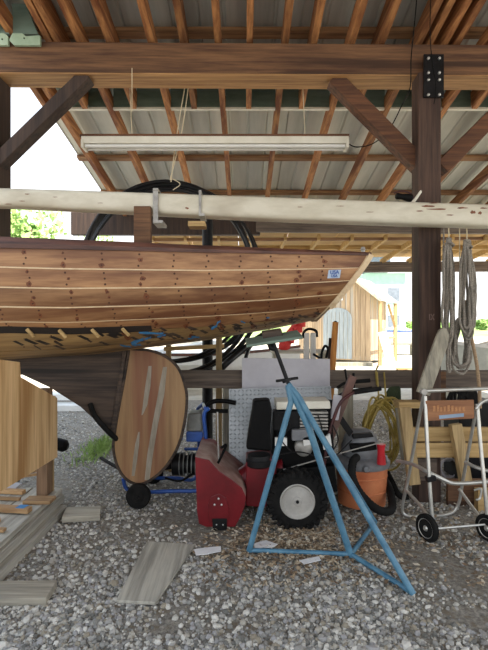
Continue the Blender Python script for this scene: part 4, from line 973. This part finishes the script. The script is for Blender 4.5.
# small boats
def bgboat(lab, cx, y, L, hh, z0, m, stripe, rev=1, beam=1.0):
    t = thing('boat', lab, 'boat', (cx, y, z0)); vs = []; K = 16; prof = [(0, 1), (.75, .95), (1, .5), (.9, .2), (.55, 0)]
    secs = []
    for i in range(K + 1):
        u = i / K; wdt = beam * (1 - abs(2 * (u - .4)) ** 2.6 * .0) * math.sin(PI * min(.98, .25 + u * .73)) ; x = cx + rev * (u - .5) * L; sh = .16 * (2 * u - 1) ** 2
        for sgn in (1,):
            row = [(x, y - wdt, z0 + hh + sh), (x, y - wdt * .95, z0 + hh * .55), (x, y - wdt * .6, z0 + hh * .18), (x, y, z0), (x, y + wdt * .6, z0 + hh * .18), (x, y + wdt * .95, z0 + hh * .55), (x, y + wdt, z0 + hh + sh)]
        secs.append(row)
    for r_ in secs: vs += r_
    fs = [(i*7 + j, i*7 + j + 1, i*7 + 8 + j, i*7 + 7 + j) for i in range(K) for j in range(6)] + [(i*7, i*7 + 7, i*7 + 13, i*7 + 6) for i in range(K)] + [tuple(range(7)), tuple(K*7 + j for j in range(6, -1, -1))]
    M().add(vs, fs).build('hull', m, t, smooth=True)
    s = M()
    for a, b in zip(secs, secs[1:]): s.bar(Vector(a[0]) + Vector((0, -.01, 0)), Vector(b[0]) + Vector((0, -.01, 0)), .06, .05)
    s.build('gunwale', stripe, t)
    M().tube([Vector((cx - .2 * L, y, z0 + hh)), Vector((cx + .1 * L, y, z0 + hh + .25)), Vector((cx + .2 * L, y, z0 + hh))], .05, 6).build('coaming', m_white, t)
    for q in (-.3, .25): M().box((cx + q * L - .1, y - .35, 0), (cx + q * L + .1, y + .35, z0 + hh * .2)).build('cradle_block', m_greyx, t)
    return t
bgboat('white boat with red gunwale parked behind the rail', -1.2, 11.2, 5.0, .5, .35, m_white, m_rail, 1, .8)
bgboat('white hulled boat parked beyond the rail at the right edge', 4.9, 8.8, 3.2, .75, .35, mat('dull white hull', '#b9bdb5', '#cdd0c8', rough=.5), m_white, -1, .8)
bgboat('small pale boat far across the yard between post and shed', 7.5, 24, 4, .7, .5, m_white, m_dblue, 1, .9)
# shed
sd = thing('shed', 'small gabled board shed with pale green roof in the yard', 'shed', (3.9, 18, 0))
ang = math.radians(-30); ca, sa = math.cos(ang), math.sin(ang); O = Vector((4.74, 18.0, 0))  # front right corner
def Q(u, v, z): # u: left along front (negative = left), v: back
    return Vector((O.x + ca * u - sa * v * 1, O.y + sa * u * -1 * -1 + ca * v, z))
Wd, Dp, He, Hr, HL, UA = 2.9, 2.4, 2.72, 3.28, 2.15, -.7
ut = -Wd; wl = M(); nb = 15
for i in range(nb):
    u0 = -Wd + Wd * i / nb + .006; u1 = -Wd + Wd * (i + 1) / nb - .006
    def ht(u): return He + (Hr - He) * u / UA if u > UA else HL + (Hr - HL) * (u + Wd) / (Wd + UA)
    um = (u0 + u1) / 2
    p = [Q(u0, 0, .15), Q(u1, 0, .15), Q(u1, 0, ht(u1))] + ([Q(UA, 0, Hr)] if u0 < UA < u1 else []) + [Q(u0, 0, ht(u0))]
    nf = (Q(0, 1, 0) - Q(0, 0, 0)).normalized() * .03
    M().prism(p, nf + Vector((0, 0, 0))).build('wall_board', m_shedw, sd)
for i in range(12):
    v0 = Dp * i / 12 + .006; v1 = Dp * (i + 1) / 12 - .006; off = (Q(-1, 0, 0) - Q(0, 0, 0)) * .03
    M().prism([Q(0, v0, .15), Q(0, v1, .15), Q(0, v1, He), Q(0, v0, He)], off).build('wall_board', m_shedw, sd)
M().prism([Q(-Wd, 0, .15), Q(-Wd, Dp, .15), Q(-Wd, Dp, HL), Q(-Wd, 0, HL)], (.03, 0, 0)).prism([Q(-Wd, Dp, .15), Q(0, Dp, .15), Q(0, Dp, He), Q(UA, Dp, Hr), Q(-Wd, Dp, HL)], (0, .03, 0)).build('back_wall', m_shedw, sd)
for s_, ue in ((1, .47), (-1, -Wd - .2)):
    nR = 8
    sl = (Hr - He) / -UA if s_ > 0 else (Hr - HL) / (Wd + UA); zc = Hr + .05; ze = zc - sl * abs(ue - UA)
    for i in range(nR):
        v0 = -.25 + (Dp + .5) * i / nR; v1 = -.25 + (Dp + .5) * (i + 1) / nR - .015
        M().prism([Q(UA, v0, zc), Q(UA, v1, zc), Q(ue, v1, ze), Q(ue, v0, ze)], (0, 0, .04)).build('roof_panel', m_shedroof, sd)
    M().bar(Q(UA, -.27, zc), Q(ue, -.27, ze), .1, .04).build('barge_board', m_shedw, sd)
for v in (-.1, Dp): 
    q = Q(.38, v, 0); M().box((q.x - .06, q.y - .06, 0), (q.x + .06, q.y + .06, 2.4)).build('porch_post', m_lumz, sd)
M().bar(Q(.38, 2.4, 1.0), Q(.38, -.1, 1.0), .08, .05).bar(Q(.38, 2.4, 1.4), Q(.38, 1.2, 2.3), .08, .05).build('porch_brace', m_lum, sd)
dpt = [Q(-1.85, -.03, .2), Q(-.7, -.03, .2)] + [Q(-1.275 + .575 * math.cos(a * PI / 8), -.03, 1.75 + .42 * math.sin(a * PI / 8)) for a in range(9)]
dr = M().prism(dpt, (0, .02, 0)).build('door', m_door, sd)
for k in range(1, 7): M().bar(Q(-1.85 + 1.15 * k / 7, -.036, .2), Q(-1.85 + 1.15 * k / 7, -.036, 2.0), .012, .008).build('door_batten', m_greyz, dr)
M().prism([Q(-1.7, -.04, 2.45), Q(-1.05, -.04, 2.45), Q(-1.05, -.04, 2.58), Q(-1.7, -.04, 2.58)], (0, .02, 0)).build('sign_board', m_white, sd)
M().box((3.0, 17.5, 0), (4.7, 17.8, .13)).build('doorstep', m_greyz, sd)
# boards, scraps by the shed
M().bar((5.2, 16.8, .0), (4.95, 17.2, 1.25), .3, .05).build('white_plank', m_white, None, label='wide white plank leaning by the shed corner', cat='plank')
for i, (x, y, l) in enumerate(((4.6, 14.8, 1.5), (5.2, 15.2, 1.2), (5.0, 15.6, 1.8))):
    M().box((x, y, 0 + .0), (x + l, y + .18, .09)).build('yard_board', m_lum, None, label=['nearest tan board on the yard by the shed', 'short tan board lying behind the nearest one', 'long tan board lying closest to the shed'][i], cat='board', group='boards on the yard by the shed')
# far house, teal
hs_ = thing('house', 'far teal house with slate roof seen beside the shed', 'house', (8.6, 31, 0))
M().box((7.6, 30, 0), (10.1, 36, 4.75)).build('wall', m_teal, hs_)
M().prism([(7.4, 29.7, 4.75), (10.4, 29.7, 4.75), (10.1, 33, 5.2), (7.7, 33, 5.2)], (0, 0, .15)).build('roof', m_shedroof, hs_)
M().box((8.0, 31.5, 5.0), (9.6, 33, 6.0)).prism([(7.8, 31.3, 6.0), (9.8, 31.3, 6.0), (9.4, 32.2, 6.6), (8.2, 32.2, 6.6)], (0, .3, .1)).build('dormer', m_slate, hs_)
for i, (x, z) in enumerate(((8.9, 2.9), (8.9, 1.2))):
    wf = M().box((x, 29.96, z), (x + .9, 30, z + 1.0)).build('window', m_white, hs_); M().box((x + .08, 29.94, z + .08), (x + .82, 29.958, z + .92)).build('pane', m_slate, wf)
# trees
def tree(x, y, h, w_, lab, seed, m=m_leaf2, grp=None, nL=1500, ls=.22):
    r_ = random.Random(seed); t = thing('tree', lab, 'tree', (x, y, 0), grp)
    M().tube([(x, y, 0), (x + .1, y, h * .35), (x - .05, y, h * .8)], [h * .035, h * .028, h * .008], 8).build('trunk', m_bark, t, smooth=True)
    b = M(); cl_ = [(x + r_.uniform(-.6, .6) * w_, y + r_.uniform(-.6, .6) * w_, h * r_.uniform(.35, .85), r_.uniform(.3, .5) * w_) for _ in range(9)] + [(x, y, h * .82, h * .2)]
    for i in range(nL):
        c = r_.choice(cl_); v = Vector((r_.gauss(0, 1), r_.gauss(0, 1), r_.gauss(0, 1))).normalized() * c[3] * r_.uniform(.65, 1.05); p = Vector(c[:3]) + Vector((v.x, v.y, v.z * .8))
        a = Vector((r_.gauss(0, 1), r_.gauss(0, 1), r_.gauss(0, 1))).normalized(); bb_ = a.orthogonal().normalized(); s_ = ls * r_.uniform(.6, 1.3)
        b.add([p - a * s_, p + bb_ * s_ * .5, p + a * s_, p - bb_ * s_ * .5], [(0, 1, 2, 3)])
    b.build('crown', m, t, stuff=True)
gT = 'trees along the far edge of the yard'
tree(-10.6, 24, 7.9, 1.9, 'bright green tree at the far left beyond the post', 1, m_leaf2, gT, 2600, .2)
tree(-8.4, 27.5, 7.0, 1.6, 'lower green tree just right of the far left tree', 2, m_leaf2, gT, 2000, .18)
tree(-15.8, 26, 8.4, 2.4, 'tall tree partly outside the left edge', 3, m_leaf2, gT, 1500, .22)
tree(-6.2, 34, 4.6, 2.6, 'low distant tree left of the boat behind the coil', 4, m_leaf2, gT, 1500, .25)
tree(-1.5, 40, 4.2, 3.4, 'broad distant tree behind the hull gap', 5, m_leaf2, gT, 1500, .3)
for i, (x, y, h) in enumerate(((24, 75, 1.9), (31, 76, 2.0), (42, 96, 2.1), (36, 90, 1.7), (48, 96, 2.6))):
    tree(x, y, h, 2.0, ['low tree right of the teal house on the horizon', 'small tree behind the post line on the horizon', 'far tree seen right of the rope coils', 'low bushy tree seen between the ropes', 'far tree at the right edge of the horizon'][i], 10 + i, m_leaf2, 'low trees on the horizon', 900, .4)
